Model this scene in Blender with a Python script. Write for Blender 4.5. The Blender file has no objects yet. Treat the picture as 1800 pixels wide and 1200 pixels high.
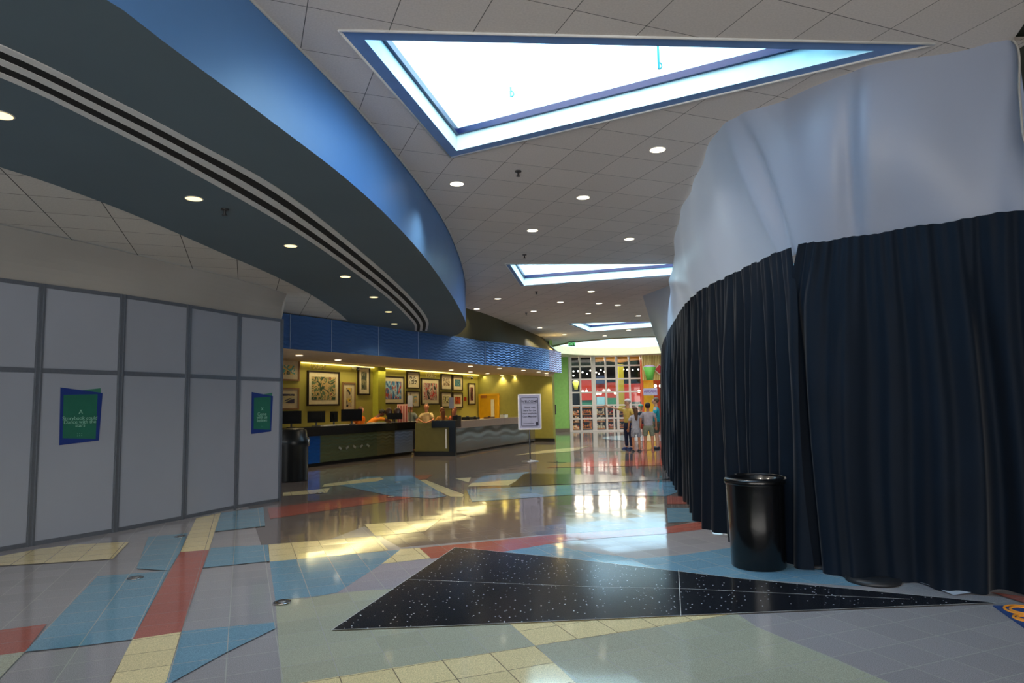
import bpy, bmesh, math, random
import numpy as np
from mathutils import Vector, Matrix
from mathutils.geometry import tessellate_polygon
random.seed(7)
S = bpy.context.scene
COL = S.collection
# ------------------------------------------------------------------ camera
FPX, PIT, ROLL, EYE = 1188.0, 0.0963, -0.0190, 1.526
_cr, _sr, _cp, _sp = math.cos(ROLL), math.sin(ROLL), math.cos(PIT), math.sin(PIT)
_R0, _U0, FW = Vector((1, 0, 0)), Vector((0, -_sp, _cp)), Vector((0, _cp, _sp))
RT = _cr * _R0 + _sr * _U0
UP = _cr * _U0 - _sr * _R0
cd = bpy.data.cameras.new('camera'); cam = bpy.data.objects.new('camera', cd); COL.objects.link(cam)
cd.sensor_width = 36; cd.lens = FPX / 1800 * 36; cd.clip_end = 300
cam.matrix_world = Matrix(((RT.x, UP.x, -FW.x, 0), (RT.y, UP.y, -FW.y, 0), (RT.z, UP.z, -FW.z, EYE), (0, 0, 0, 1)))
S.camera = cam
# ------------------------------------------------------------------ world, daylight, exposure
S.view_settings.view_transform = 'Standard'; S.view_settings.look = 'None'
S.view_settings.gamma = 1; S.view_settings.exposure = 0.68
w = bpy.data.worlds.new('world'); S.world = w; w.use_nodes = True
bg = w.node_tree.nodes['Background']; wt = w.node_tree
# hazy pale sky; its warm white side towards -Y is added fill from behind
_tc = wt.nodes.new('ShaderNodeTexCoord'); _sx = wt.nodes.new('ShaderNodeSeparateXYZ'); wt.links.new(_tc.outputs['Generated'], _sx.inputs[0])
_mr = wt.nodes.new('ShaderNodeMapRange'); _mr.inputs['From Min'].default_value = -.15; _mr.inputs['From Max'].default_value = -.8
_mr.inputs['To Min'].default_value = 5.4; _mr.inputs['To Max'].default_value = 5.0; wt.links.new(_sx.outputs['Y'], _mr.inputs['Value']); wt.links.new(_mr.outputs[0], bg.inputs[1])
_mx = wt.nodes.new('ShaderNodeMix'); _mx.data_type = 'RGBA'; _m2 = wt.nodes.new('ShaderNodeMapRange'); _m2.inputs['From Min'].default_value = -.1; _m2.inputs['From Max'].default_value = -.7
wt.links.new(_sx.outputs['Y'], _m2.inputs['Value']); wt.links.new(_m2.outputs[0], _mx.inputs['Factor']); _mx.inputs['A'].default_value = (.44, .73, 1, 1); _mx.inputs['B'].default_value = (1, .96, .9, 1)
wt.links.new(_mx.outputs['Result'], bg.inputs[0])
CEIL = 4.40

def portal(name, loc, rot, sx, sy):
    l = bpy.data.lights.new(name, 'AREA'); l.shape = 'RECTANGLE'; l.size = sx; l.size_y = sy
    l.cycles.is_portal = True
    o = bpy.data.objects.new(name, l); COL.objects.link(o); o.location = loc; o.rotation_euler = rot
    return o
portal('daylight_portal', (1.0, 6.2, 4.9), (0, 0, 0), 5.6, 3.6)
portal('daylight_portal', (3.0, 14.9, 4.9), (0, 0, 0), 7.0, 4.0)
portal('daylight_portal', (4.6, 25.0, 4.9), (0, 0, 0), 6.0, 4.0)
portal('daylight_portal', (6.0, 33.3, 5.5), (0, 0, 0), 8.4, 9.6)
portal('daylight_portal', (0.0, -6.2, 1.9), (math.pi / 2, 0, 0), 15.0, 3.4)

def px_ray(x, y): return FW + RT * ((x - 900) / FPX) - UP * ((y - 600) / FPX)
def at_z(x, y, z=0.0):
    d = px_ray(x, y); t = (z - EYE) / d.z; return Vector((d.x * t, d.y * t, z))
def at_y(x, y, Y):
    d = px_ray(x, y); t = Y / d.y; return Vector((d.x * t, Y, EYE + d.z * t))
def at_plane(x, y, P, n):
    d = px_ray(x, y); O = Vector((0, 0, EYE)); t = (Vector(P) - O).dot(n) / d.dot(n); return O + d * t
# ------------------------------------------------------------------ materials
MATS = {}
def lin(c):
    return tuple(((v / 255) / 12.92 if v / 255 <= .04045 else ((v / 255 + .055) / 1.055) ** 2.4) for v in c)
def mat(name, col, rough=0.5, metal=0.0, spec=0.5, emit=None, es=1.0, bump=None, var=None, sheen=0, coat=0, alpha=None):
    if name in MATS: return MATS[name]
    m = bpy.data.materials.new(name); m.use_nodes = True; nt = m.node_tree; b = nt.nodes['Principled BSDF']
    c = lin(col) + (1,)
    b.inputs['Base Color'].default_value = c; b.inputs['Roughness'].default_value = rough
    b.inputs['Metallic'].default_value = metal; b.inputs['Specular IOR Level'].default_value = spec
    if sheen: b.inputs['Sheen Weight'].default_value = sheen; b.inputs['Sheen Roughness'].default_value = .4
    if coat: b.inputs['Coat Weight'].default_value = coat; b.inputs['Coat Roughness'].default_value = .05
    if emit: b.inputs['Emission Color'].default_value = lin(emit) + (1,); b.inputs['Emission Strength'].default_value = es
    tc = nt.nodes.new('ShaderNodeTexCoord')
    sc, am = var if var else (6.0, .06)
    n = nt.nodes.new('ShaderNodeTexNoise'); n.inputs['Scale'].default_value = sc; n.inputs['Detail'].default_value = 3
    nt.links.new(tc.outputs['Object'], n.inputs['Vector'])
    mx = nt.nodes.new('ShaderNodeMix'); mx.data_type = 'RGBA'; mx.blend_type = 'MULTIPLY'; mx.inputs['Factor'].default_value = 1
    mr = nt.nodes.new('ShaderNodeMapRange'); mr.inputs['From Min'].default_value = .3; mr.inputs['From Max'].default_value = .7
    mr.inputs['To Min'].default_value = 1 - am; mr.inputs['To Max'].default_value = 1 + am
    nt.links.new(n.outputs['Fac'], mr.inputs['Value'])
    mx.inputs['A'].default_value = c; nt.links.new(mr.outputs[0], mx.inputs['B']); nt.links.new(mx.outputs['Result'], b.inputs['Base Color'])
    if bump:
        bs, bd = bump
        n2 = nt.nodes.new('ShaderNodeTexNoise'); n2.inputs['Scale'].default_value = bs; nt.links.new(tc.outputs['Object'], n2.inputs['Vector'])
        bm_ = nt.nodes.new('ShaderNodeBump'); bm_.inputs['Strength'].default_value = bd; bm_.inputs['Distance'].default_value = .01
        nt.links.new(n2.outputs['Fac'], bm_.inputs['Height']); nt.links.new(bm_.outputs[0], b.inputs['Normal'])
    MATS[name] = m; return m

def grid_nodes(nt, ox, oy, yaw, size, lw):
    """returns (line mask output, per tile random output) for a square grid in world XY"""
    N = nt.nodes; L = nt.links
    geo = N.new('ShaderNodeNewGeometry')
    def dot(ax, ay, off):
        d = N.new('ShaderNodeVectorMath'); d.operation = 'DOT_PRODUCT'; L.new(geo.outputs['Position'], d.inputs[0]); d.inputs[1].default_value = (ax / size, ay / size, 0)
        a = N.new('ShaderNodeMath'); a.operation = 'ADD'; L.new(d.outputs['Value'], a.inputs[0]); a.inputs[1].default_value = off
        return a
    c, s = math.cos(yaw), math.sin(yaw)
    u = dot(c, s, -(ox * c + oy * s) / size); v = dot(s, -c, -(ox * s - oy * c) / size)
    masks = []; fl = []
    for q in (u, v):
        f = N.new('ShaderNodeMath'); f.operation = 'FRACT'; L.new(q.outputs[0], f.inputs[0])
        p = N.new('ShaderNodeMath'); p.operation = 'PINGPONG'; L.new(q.outputs[0], p.inputs[0]); p.inputs[1].default_value = .5
        t = N.new('ShaderNodeMath'); t.operation = 'LESS_THAN'; L.new(p.outputs[0], t.inputs[0]); t.inputs[1].default_value = lw / size / 2
        masks.append(t)
        g = N.new('ShaderNodeMath'); g.operation = 'FLOOR'; L.new(q.outputs[0], g.inputs[0]); fl.append(g)
    mm = N.new('ShaderNodeMath'); mm.operation = 'MAXIMUM'; L.new(masks[0].outputs[0], mm.inputs[0]); L.new(masks[1].outputs[0], mm.inputs[1])
    cx = N.new('ShaderNodeCombineXYZ'); L.new(fl[0].outputs[0], cx.inputs[0]); L.new(fl[1].outputs[0], cx.inputs[1])
    wn = N.new('ShaderNodeTexWhiteNoise'); wn.noise_dimensions = '2D'; L.new(cx.outputs[0], wn.inputs['Vector'])
    return mm.outputs[0], wn.outputs['Value'], geo, wn.outputs['Color']

def tile_mat(name, col, grout=(186, 186, 180), ox=-1.533, oy=4.496, yaw=.378, size=.3048, lw=.006, rough=.075, speck=.3, ceiling=False):
    if name in MATS: return MATS[name]
    m = bpy.data.materials.new(name); m.use_nodes = True; nt = m.node_tree; N = nt.nodes; L = nt.links; b = N['Principled BSDF']
    mask, rnd, geo, rcol = grid_nodes(nt, ox, oy, yaw, size, lw)
    sp = N.new('ShaderNodeTexNoise'); sp.inputs['Scale'].default_value = 190 if not ceiling else 60; sp.inputs['Detail'].default_value = 2
    L.new(geo.outputs['Position'], sp.inputs['Vector'])
    mr = N.new('ShaderNodeMapRange'); mr.inputs['From Min'].default_value = .32; mr.inputs['From Max'].default_value = .68
    mr.inputs['To Min'].default_value = 1 - speck; mr.inputs['To Max'].default_value = 1 + speck * .7; L.new(sp.outputs['Fac'], mr.inputs['Value'])
    m2 = N.new('ShaderNodeMapRange'); m2.inputs['To Min'].default_value = .95 if not ceiling else .97; m2.inputs['To Max'].default_value = 1.05 if not ceiling else 1.03; L.new(rnd, m2.inputs['Value'])
    mu = N.new('ShaderNodeMath'); mu.operation = 'MULTIPLY'; L.new(mr.outputs[0], mu.inputs[0]); L.new(m2.outputs[0], mu.inputs[1])
    mx = N.new('ShaderNodeMix'); mx.data_type = 'RGBA'; mx.blend_type = 'MULTIPLY'; mx.inputs['Factor'].default_value = 1
    mx.inputs['A'].default_value = lin(col) + (1,); L.new(mu.outputs[0], mx.inputs['B'])
    mg = N.new('ShaderNodeMix'); mg.data_type = 'RGBA'; L.new(mask, mg.inputs['Factor']); L.new(mx.outputs['Result'], mg.inputs['A']); mg.inputs['B'].default_value = lin(grout) + (1,)
    L.new(mg.outputs['Result'], b.inputs['Base Color'])
    b.inputs['Roughness'].default_value = rough
    if not ceiling:
        b.inputs['Specular IOR Level'].default_value = .75
        # every tile lies a hair out of level, so reflections break at the joints
        vs = N.new('ShaderNodeVectorMath'); vs.operation = 'MULTIPLY_ADD'; L.new(rcol, vs.inputs[0]); vs.inputs[1].default_value = (.007, .007, 0)
        nr = N.new('ShaderNodeTexNoise'); nr.inputs['Scale'].default_value = 2.2; L.new(geo.outputs['Position'], nr.inputs['Vector'])
        v2 = N.new('ShaderNodeVectorMath'); v2.operation = 'MULTIPLY_ADD'; L.new(nr.outputs['Color'], v2.inputs[0]); v2.inputs[1].default_value = (.012, .012, 0); v2.inputs[2].default_value = (-.0095, -.0095, 1)
        L.new(v2.outputs[0], vs.inputs[2])
        nn = N.new('ShaderNodeVectorMath'); nn.operation = 'NORMALIZE'; L.new(vs.outputs[0], nn.inputs[0]); L.new(nn.outputs[0], b.inputs['Normal'])
    else:
        b.inputs['Specular IOR Level'].default_value = .2
    MATS[name] = m; return m

def black_terrazzo():
    m = bpy.data.materials.new('black_terrazzo'); m.use_nodes = True; nt = m.node_tree; N = nt.nodes; L = nt.links; b = N['Principled BSDF']
    geo = N.new('ShaderNodeNewGeometry')
    vo = N.new('ShaderNodeTexVoronoi'); vo.inputs['Scale'].default_value = 26; L.new(geo.outputs['Position'], vo.inputs['Vector'])
    lt = N.new('ShaderNodeMath'); lt.operation = 'LESS_THAN'; L.new(vo.outputs['Distance'], lt.inputs[0]); lt.inputs[1].default_value = .15
    sepc = N.new('ShaderNodeSeparateColor'); L.new(vo.outputs['Color'], sepc.inputs[0])
    g = N.new('ShaderNodeMath'); g.operation = 'GREATER_THAN'; L.new(sepc.outputs[0], g.inputs[0]); g.inputs[1].default_value = .45
    mu = N.new('ShaderNodeMath'); mu.operation = 'MULTIPLY'; L.new(lt.outputs[0], mu.inputs[0]); L.new(g.outputs[0], mu.inputs[1])
    mx = N.new('ShaderNodeMix'); mx.data_type = 'RGBA'; L.new(mu.outputs[0], mx.inputs['Factor'])
    mx.inputs['A'].default_value = lin((30, 32, 38)) + (1,); mx.inputs['B'].default_value = (.75, .78, .85, 1)
    L.new(mx.outputs['Result'], b.inputs['Base Color']); b.inputs['Roughness'].default_value = .15; b.inputs['Specular IOR Level'].default_value = .35
    MATS['black_terrazzo'] = m; return m

def wave_mat(name, col, metal=.8, rough=.28, amp=1.0, pu=.34, pv=.085, stops=None):
    """embossed wave pattern sheet metal; uses UV in metres. stops = [(u, colour)] hard sections along u"""
    m = bpy.data.materials.new(name); m.use_nodes = True; nt = m.node_tree; N = nt.nodes; L = nt.links; b = N['Principled BSDF']
    uv = N.new('ShaderNodeUVMap'); sx = N.new('ShaderNodeSeparateXYZ'); L.new(uv.outputs[0], sx.inputs[0])
    def M(op, a, c=None, d=None):
        n = N.new('ShaderNodeMath'); n.operation = op
        for i, q in enumerate((a, c, d)):
            if q is None: continue
            if isinstance(q, (int, float)): n.inputs[i].default_value = q
            else: L.new(q, n.inputs[i])
        return n.outputs[0]
    a = M('SINE', M('MULTIPLY', sx.outputs[0], 2 * math.pi / pu))
    ph = M('ADD', M('MULTIPLY', sx.outputs[1], 2 * math.pi / pv), M('MULTIPLY', a, 1.25))
    h = M('SINE', ph)
    bp = N.new('ShaderNodeBump'); bp.inputs['Strength'].default_value = .6 * amp; bp.inputs['Distance'].default_value = .012
    L.new(h, bp.inputs['Height']); L.new(bp.outputs[0], b.inputs['Normal'])
    no = N.new('ShaderNodeTexNoise'); no.inputs['Scale'].default_value = 1.3; L.new(uv.outputs[0], no.inputs['Vector'])
    if stops:
        cr = N.new('ShaderNodeValToRGB'); cr.color_ramp.interpolation = 'CONSTANT'
        tot = stops[-1][0]
        L.new(M('DIVIDE', sx.outputs[0], tot), cr.inputs[0])
        el = cr.color_ramp.elements; el[0].position = 0; el[0].color = lin(stops[0][1]) + (1,)
        for i in range(1, len(stops)):
            e = el[1] if i == 1 else el.new(min(1, stops[i - 1][0] / tot))
            e.position = min(1, stops[i - 1][0] / tot); e.color = lin(stops[i][1]) + (1,)
        L.new(cr.outputs[0], b.inputs['Base Color'])
    else:
        mx = N.new('ShaderNodeMix'); mx.data_type = 'RGBA'; mx.inputs['A'].default_value = lin(col) + (1,)
        mx.inputs['B'].default_value = tuple(min(1, v * 1.35) for v in lin(col)) + (1,); L.new(no.outputs['Fac'], mx.inputs['Factor'])
        L.new(mx.outputs['Result'], b.inputs['Base Color'])
    b.inputs['Metallic'].default_value = metal; b.inputs['Roughness'].default_value = rough
    MATS[name] = m; return m

def glass_mat(name='clear_glass', tint=(1, 1, 1), refl=.10):
    m = bpy.data.materials.new(name); m.use_nodes = True; nt = m.node_tree; N = nt.nodes; L = nt.links
    N.remove(N['Principled BSDF']); out = N['Material Output']
    t = N.new('ShaderNodeBsdfTransparent'); t.inputs[0].default_value = tint + (1,)
    g = N.new('ShaderNodeBsdfGlossy'); g.inputs['Roughness'].default_value = .03
    mx = N.new('ShaderNodeMixShader'); mx.inputs[0].default_value = refl
    L.new(t.outputs[0], mx.inputs[1]); L.new(g.outputs[0], mx.inputs[2]); L.new(mx.outputs[0], out.inputs[0])
    MATS[name] = m; return m

def emis(name, col, st):
    if name in MATS: return MATS[name]
    m = bpy.data.materials.new(name); m.use_nodes = True; nt = m.node_tree
    nt.nodes.remove(nt.nodes['Principled BSDF']); e = nt.nodes.new('ShaderNodeEmission'); e.inputs[0].default_value = lin(col) + (1,); e.inputs[1].default_value = st
    nt.links.new(e.outputs[0], nt.nodes['Material Output'].inputs[0]); MATS[name] = m; return m
# ------------------------------------------------------------------ mesh helpers
def bm_new(): return bmesh.new()
def box(bm, c, s, rz=0, mi=0, tilt=None):
    r = bmesh.ops.create_cube(bm, size=1)
    M = Matrix.Translation(c) @ Matrix.Rotation(rz, 4, 'Z') @ (tilt or Matrix()) @ Matrix.Diagonal((s[0], s[1], s[2], 1))
    bmesh.ops.transform(bm, matrix=M, verts=r['verts'])
    if mi:
        for f in {f for v in r['verts'] for f in v.link_faces}: f.material_index = mi
    return r['verts']
def cyl(bm, c, r, h, seg=20, r2=None, mi=0, rot=None):
    q = bmesh.ops.create_cone(bm, cap_ends=True, segments=seg, radius1=r, radius2=r if r2 is None else r2, depth=h)
    M = Matrix.Translation(c) @ (rot or Matrix())
    bmesh.ops.transform(bm, matrix=M, verts=q['verts'])
    if mi:
        for f in {f for v in q['verts'] for f in v.link_faces}: f.material_index = mi
    return q['verts']
def ball(bm, c, r, sc=(1, 1, 1), seg=14, mi=0, rot=None):
    q = bmesh.ops.create_uvsphere(bm, u_segments=seg, v_segments=max(6, seg * 2 // 3), radius=r)
    M = Matrix.Translation(c) @ (rot or Matrix()) @ Matrix.Diagonal((sc[0], sc[1], sc[2], 1)); bmesh.ops.transform(bm, matrix=M, verts=q['verts'])
    for f in {f for v in q['verts'] for f in v.link_faces}: f.smooth = True; f.material_index = mi
def lathe(bm, prof, seg=32, c=(0, 0, 0), mi=0):
    rings = []
    for r, z in prof:
        rings.append([bm.verts.new((c[0] + r * math.cos(2 * math.pi * k / seg), c[1] + r * math.sin(2 * math.pi * k / seg), c[2] + z)) for k in range(seg)])
    for a, b in zip(rings, rings[1:]):
        for k in range(seg):
            f = bm.faces.new((a[k], a[(k + 1) % seg], b[(k + 1) % seg], b[k])); f.smooth = True; f.material_index = mi
    for ring, rev in ((rings[0], True), (rings[-1], False)):
        f = bm.faces.new(ring[::-1] if rev else ring); f.material_index = mi
def tube(bm, pts, r, seg=8, mi=0):
    pts = [Vector(p) for p in pts]; rings = []
    for i, p in enumerate(pts):
        t = (pts[min(i + 1, len(pts) - 1)] - pts[max(i - 1, 0)]).normalized()
        a = t.orthogonal().normalized() if i == 0 else (pa - t * pa.dot(t)).normalized(); pa = a
        b = t.cross(a); rr = r[i] if isinstance(r, (list, tuple)) else r
        rings.append([bm.verts.new(p + a * rr * math.cos(2 * math.pi * k / seg) + b * rr * math.sin(2 * math.pi * k / seg)) for k in range(seg)])
    for a, b in zip(rings, rings[1:]):
        for k in range(seg):
            f = bm.faces.new((a[k], a[(k + 1) % seg], b[(k + 1) % seg], b[k])); f.smooth = True; f.material_index = mi
    bm.faces.new(rings[0][::-1]).material_index = mi; bm.faces.new(rings[-1]).material_index = mi
def prism(bm, poly, z0, z1, mi=0):
    n = len(poly); tri = tessellate_polygon([[Vector((p[0], p[1], 0)) for p in poly]])
    lo = [bm.verts.new((p[0], p[1], z0)) for p in poly]; hi = [bm.verts.new((p[0], p[1], z1)) for p in poly]
    for t in tri:
        for L_ in (lo, hi):
            f = bm.faces.new([L_[i] for i in t]); f.material_index = mi
    for i in range(n):
        f = bm.faces.new((lo[i], lo[(i + 1) % n], hi[(i + 1) % n], hi[i])); f.material_index = mi
    bmesh.ops.recalc_face_normals(bm, faces=bm.faces)
def strip(bm, A, B, mi=0, smooth=False, uv=False, u0=0.0):
    """quads between two 3D polylines of equal length; UV in metres"""
    va = [bm.verts.new(p) for p in A]; vb = [bm.verts.new(p) for p in B]
    lay = bm.loops.layers.uv.verify() if uv else None
    u = u0
    for i in range(len(A) - 1):
        du = (Vector(A[i + 1]) - Vector(A[i])).length
        f = bm.faces.new((va[i], va[i + 1], vb[i + 1], vb[i])); f.smooth = smooth; f.material_index = mi
        if uv:
            h = (Vector(B[i]) - Vector(A[i])).length
            for l, q in zip(f.loops, ((u, 0), (u + du, 0), (u + du, h), (u, h))): l[lay].uv = q
        u += du
    return u
def slab_wall(bm, pts, z0, z1, th, mi=0):
    """wall with thickness along a plan polyline, thickened to the left of travel"""
    P = [Vector((p[0], p[1])) for p in pts]; off = []
    for i in range(len(P)):
        d = (P[min(i + 1, len(P) - 1)] - P[max(i - 1, 0)]).normalized(); off.append(P[i] + Vector((-d.y, d.x)) * th)
    for i in range(len(P) - 1):
        a, b, c, d = P[i], P[i + 1], off[i + 1], off[i]
        vs = [bm.verts.new((q.x, q.y, z)) for z in (z0, z1) for q in (a, b, c, d)]
        for f in ((0, 1, 2, 3), (4, 5, 6, 7), (0, 1, 5, 4), (1, 2, 6, 5), (2, 3, 7, 6), (3, 0, 4, 7)):
            bm.faces.new([vs[k] for k in f]).material_index = mi
def spline(pts, n=8):
    P = [np.array(p, float) for p in pts]; out = []
    for i in range(len(P) - 1):
        p0 = P[i - 1] if i else 2 * P[0] - P[1]; p1, p2 = P[i], P[i + 1]; p3 = P[i + 2] if i + 2 < len(P) else 2 * P[-1] - P[-2]
        for k in range(n):
            t = k / n; out.append(tuple(.5 * (2 * p1 + (p2 - p0) * t + (2 * p0 - 5 * p1 + 4 * p2 - p3) * t * t + (3 * p1 - p0 - 3 * p2 + p3) * t ** 3)))
    out.append(tuple(P[-1])); return out
def resample(pts, n):
    P = np.array(pts, float); d = np.r_[0, np.cumsum(np.linalg.norm(np.diff(P, axis=0), axis=1))]
    t = np.linspace(0, d[-1], n); return np.stack([np.interp(t, d, P[:, k]) for k in range(P.shape[1])], 1), t

def obj(name, bm, m, parent=None, loc=None, smooth=False):
    """link bm (built in world space) as ONE mesh object; shifts into the parent's / own origin"""
    base = Vector((0, 0, 0))
    if parent is not None:
        q = parent
        while q is not None: base = base + Vector(q.location); q = q.parent
    L_ = Vector(loc) if loc is not None else Vector((0, 0, 0))
    bmesh.ops.translate(bm, vec=-(base + L_) if parent is None else -(base + L_), verts=bm.verts)
    bmesh.ops.recalc_face_normals(bm, faces=bm.faces)
    me = bpy.data.meshes.new(name); bm.to_mesh(me); bm.free()
    o = bpy.data.objects.new(name, me); COL.objects.link(o)
    for x in (m if isinstance(m, (list, tuple)) else [m]): me.materials.append(x)
    if smooth:
        for p in me.polygons: p.use_smooth = True
    o.parent = parent; o.location = L_
    return o
def tag(o, label, cat, group=None, kind=None):
    o['label'] = label; o['category'] = cat
    if group: o['group'] = group
    if kind: o['kind'] = kind
    return o
def thing(name, label, cat, loc, group=None, rz=0):
    o = bpy.data.objects.new(name, None); COL.objects.link(o); o.location = loc; o.rotation_euler = (0, 0, rz); o.empty_display_size = .1
    return tag(o, label, cat, group)
def struct(name, bm, m, label=None, parent=None):
    o = obj(name, bm, m, parent)
    if parent is None: o['kind'] = 'structure'
    if label: o['label'] = label
    return o
def dup(root, loc, rz=None, label=None):
    r = root.copy(); COL.objects.link(r); r.location = loc
    if rz is not None: r.rotation_euler = (0, 0, rz)
    if label: r['label'] = label
    for ch in list(root.children):
        c = ch.copy(); COL.objects.link(c); c.parent = r
        for g in ch.children:
            d = g.copy(); COL.objects.link(d); d.parent = c
    return r
def text_bm(txt, size, M, depth=.002, align='CENTER', bold=0):
    cu = bpy.data.curves.new('t', 'FONT'); cu.body = txt; cu.size = size; cu.align_x = align; cu.extrude = depth; cu.offset = bold
    o = bpy.data.objects.new('t', cu); COL.objects.link(o); bpy.context.view_layer.update()
    me = bpy.data.meshes.new_from_object(o.evaluated_get(bpy.context.evaluated_depsgraph_get()))
    bpy.data.objects.remove(o); bpy.data.curves.remove(cu)
    me.transform(M); return me
def face_frame(origin, right, up=Vector((0, 0, 1))):
    r = Vector(right).normalized(); n = r.cross(up).normalized()
    return Matrix(((r.x, up.x, n.x, origin[0]), (r.y, up.y, n.y, origin[1]), (r.z, up.z, n.z, origin[2]), (0, 0, 0, 1)))
def add_me(bm, me): bm.from_mesh(me); bpy.data.meshes.remove(me)
# ------------------------------------------------------------------ shared palette
WHITEM = mat('white_trim_paint', (200, 200, 198), .5)
ALU = mat('brushed_aluminium', (150, 153, 158), .38, .85, var=(40, .05))
BLACKP = mat('black_plastic', (12, 13, 15), .3, var=(12, .1))
CHROME = mat('chrome', (190, 190, 192), .15, 1.0)
GLASS = glass_mat()
# ================================================================== FLOOR
def fl(px, z): return [at_z(x, y, 0) for x, y in px]
TILE = {
 'grey': tile_mat('terrazzo_grey', (170, 166, 170)),
 'green': tile_mat('terrazzo_sage', (188, 190, 170)),
 'cream': tile_mat('terrazzo_cream', (248, 230, 178), grout=(140, 125, 105)),
 'blue': tile_mat('terrazzo_blue', (124, 166, 190)),
 'red': tile_mat('terrazzo_red', (186, 108, 94), grout=(170, 140, 130)),
 'mauve': tile_mat('terrazzo_mauve', (176, 170, 180)),
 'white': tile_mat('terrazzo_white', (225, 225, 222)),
 'taupe': tile_mat('terrazzo_taupe', (122, 112, 108), grout=(140, 134, 128)),
 'dark': tile_mat('terrazzo_charcoal', (96, 92, 98)),
 'black': black_terrazzo()}
tn = list(TILE)
bm = bm_new()
prism(bm, [(-16, -7), (18, -7), (18, 60), (-16, 60)], -.12, 0, tn.index('grey'))
zones = [
 ('taupe', [(470, 990), (560, 955), (640, 925), (703, 962), (950, 940), (1175, 926), (1300, 900), (1300, 770), (1100, 752), (700, 762), (400, 800), (440, 900)]),
 ('green', [(484, 1056), (600, 1042), (695, 1031), (760, 1060), (897, 1092), (941, 1135), (745, 1165), (545, 1197), (495, 1206)]),
 ('mauve', [(671, 991), (775, 980), (800, 985), (700, 1034), (594, 1041), (530, 1053), (600, 1030)]),
 ('green', [(941, 1135), (1155, 1102), (1290, 1075), (1331, 1102), (1392, 1127), (1462, 1155), (1560, 1198), (1640, 1230), (1030, 1230), (1012, 1200)]),
 ('cream', [(941, 1135), (1012, 1200), (1060, 1245), (300, 1400), (300, 1240), (545, 1197), (745, 1165)]),
 ('cream', [(890, 1090), (941, 1135), (1016, 1123), (1155, 1102), (1250, 1086), (1295, 1078), (1280, 1070)]),
 ('blue', [(870, 970), (960, 956), (1020, 968), (1120, 982), (1200, 975), (1287, 962), (1400, 955), (1545, 1000), (1571, 1027), (1500, 1030), (1200, 1010), (1050, 992)]),
 ('red', [(737, 963), (800, 957), (950, 942), (1000, 938), (1172, 926), (1240, 915), (1255, 928), (1170, 938), (1000, 950), (878, 971), (820, 975), (758, 982)]),
 ('cream', [(671, 991), (703, 965), (737, 963), (757, 981)]),
 ('blue', [(474, 987), (600, 976), (704, 966), (671, 991), (594, 1041), (560, 1048), (484, 1056)]),
 ('cream', [(472, 957), (560, 950), (658, 942), (683, 967), (600, 976), (474, 987)]),
 ('cream', [(641, 922), (775, 912), (747, 934), (660, 942)]),
 ('red', [(470, 893), (600, 877), (720, 866), (735, 873), (690, 880), (600, 893), (475, 912)]),
 ('cream', [(729, 844), (747, 843), (815, 869), (814, 873), (792, 873)]),
 ('red', [(728, 836), (760, 834), (750, 842), (728, 843)]),
 ('cream', [(800, 841), (828, 839), (824, 848)]),
 ('cream', [(829, 849), (914, 842), (894, 853), (822, 855)]),
 ('blue', [(829, 849), (850, 836), (930, 829), (914, 842)]),
 ('blue', [(820, 860), (896, 857), (1100, 849), (1195, 846), (1200, 862), (1170, 872), (1000, 870), (830, 882)]),  # pale blue reflection laid in as a band of blue tile
 ('blue', [(592, 852), (640, 838), (725, 836), (785, 872), (760, 876), (690, 872)]),
 ('cream', [(497, 872), (575, 866), (580, 858), (497, 866)]),
 ('cream', [(566, 856), (662, 846), (675, 842), (668, 839), (640, 842), (570, 851)]),
 ('blue', [(1172, 893), (1224, 893), (1233, 916), (1174, 919)]),
 ('red', [(1172, 872), (1208, 873), (1214, 886), (1173, 886)]),
 ('red', [(1000, 812), (1160, 806), (1172, 818), (960, 822)]),
 ('dark', [(960, 812), (1080, 800), (1170, 800), (1170, 808), (1000, 813)]),
 ('black', [(1005, 793), (1037, 785.5), (1168, 790), (1100, 793)]),
 ('cream', [(905, 800), (960, 791), (1037, 784), (1005, 793.5)]),
 ('black', [(896, 855.5), (921, 832.5), (1060, 834), (1195, 842)]),
 ('cream', [(-60, 985), (0, 978), (70, 965), (140, 957), (227, 953), (198, 983), (90, 990), (0, 995), (-60, 1003)]),
 ('cream', [(345, 911), (388, 902), (367, 967), (317, 971)]),
 ('red', [(317, 971), (367, 967), (318, 1112), (233, 1125)]),
 ('cream', [(233, 1125), (318, 1112), (292, 1200), (260, 1300), (130, 1300), (193, 1200)]),
 ('blue', [(171, 1014), (296, 1004), (233, 1125), (140, 1137), (44, 1147)]),
 ('red', [(-60, 1116), (0, 1109), (82, 1098), (44, 1147), (0, 1153), (-60, 1160)]),
 ('green', [(-60, 1160), (0, 1153), (44, 1147), (0, 1193), (-60, 1250)]),
 ('blue', [(371, 964), (471, 958), (474, 987), (357, 999)]),
 ('blue', [(320, 1111), (481, 1095), (486, 1105), (400, 1147), (304, 1200), (270, 1225), (292, 1200)]),
 ('blue', [(388, 902), (463, 892), (466, 925), (378, 935)]),
 ('blue', [(261, 944), (330, 938), (317, 971), (296, 1004), (240, 1000)]),
 ('red', [(1740, 1042), (1800, 1050), (1870, 1056), (1870, 1068), (1800, 1061)]),
 ('black', [(583, 1109), (800, 963), (1000, 983), (1300, 1018), (1750, 1061), (1500, 1071), (1160, 1085), (800, 1101)]),
]
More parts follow.
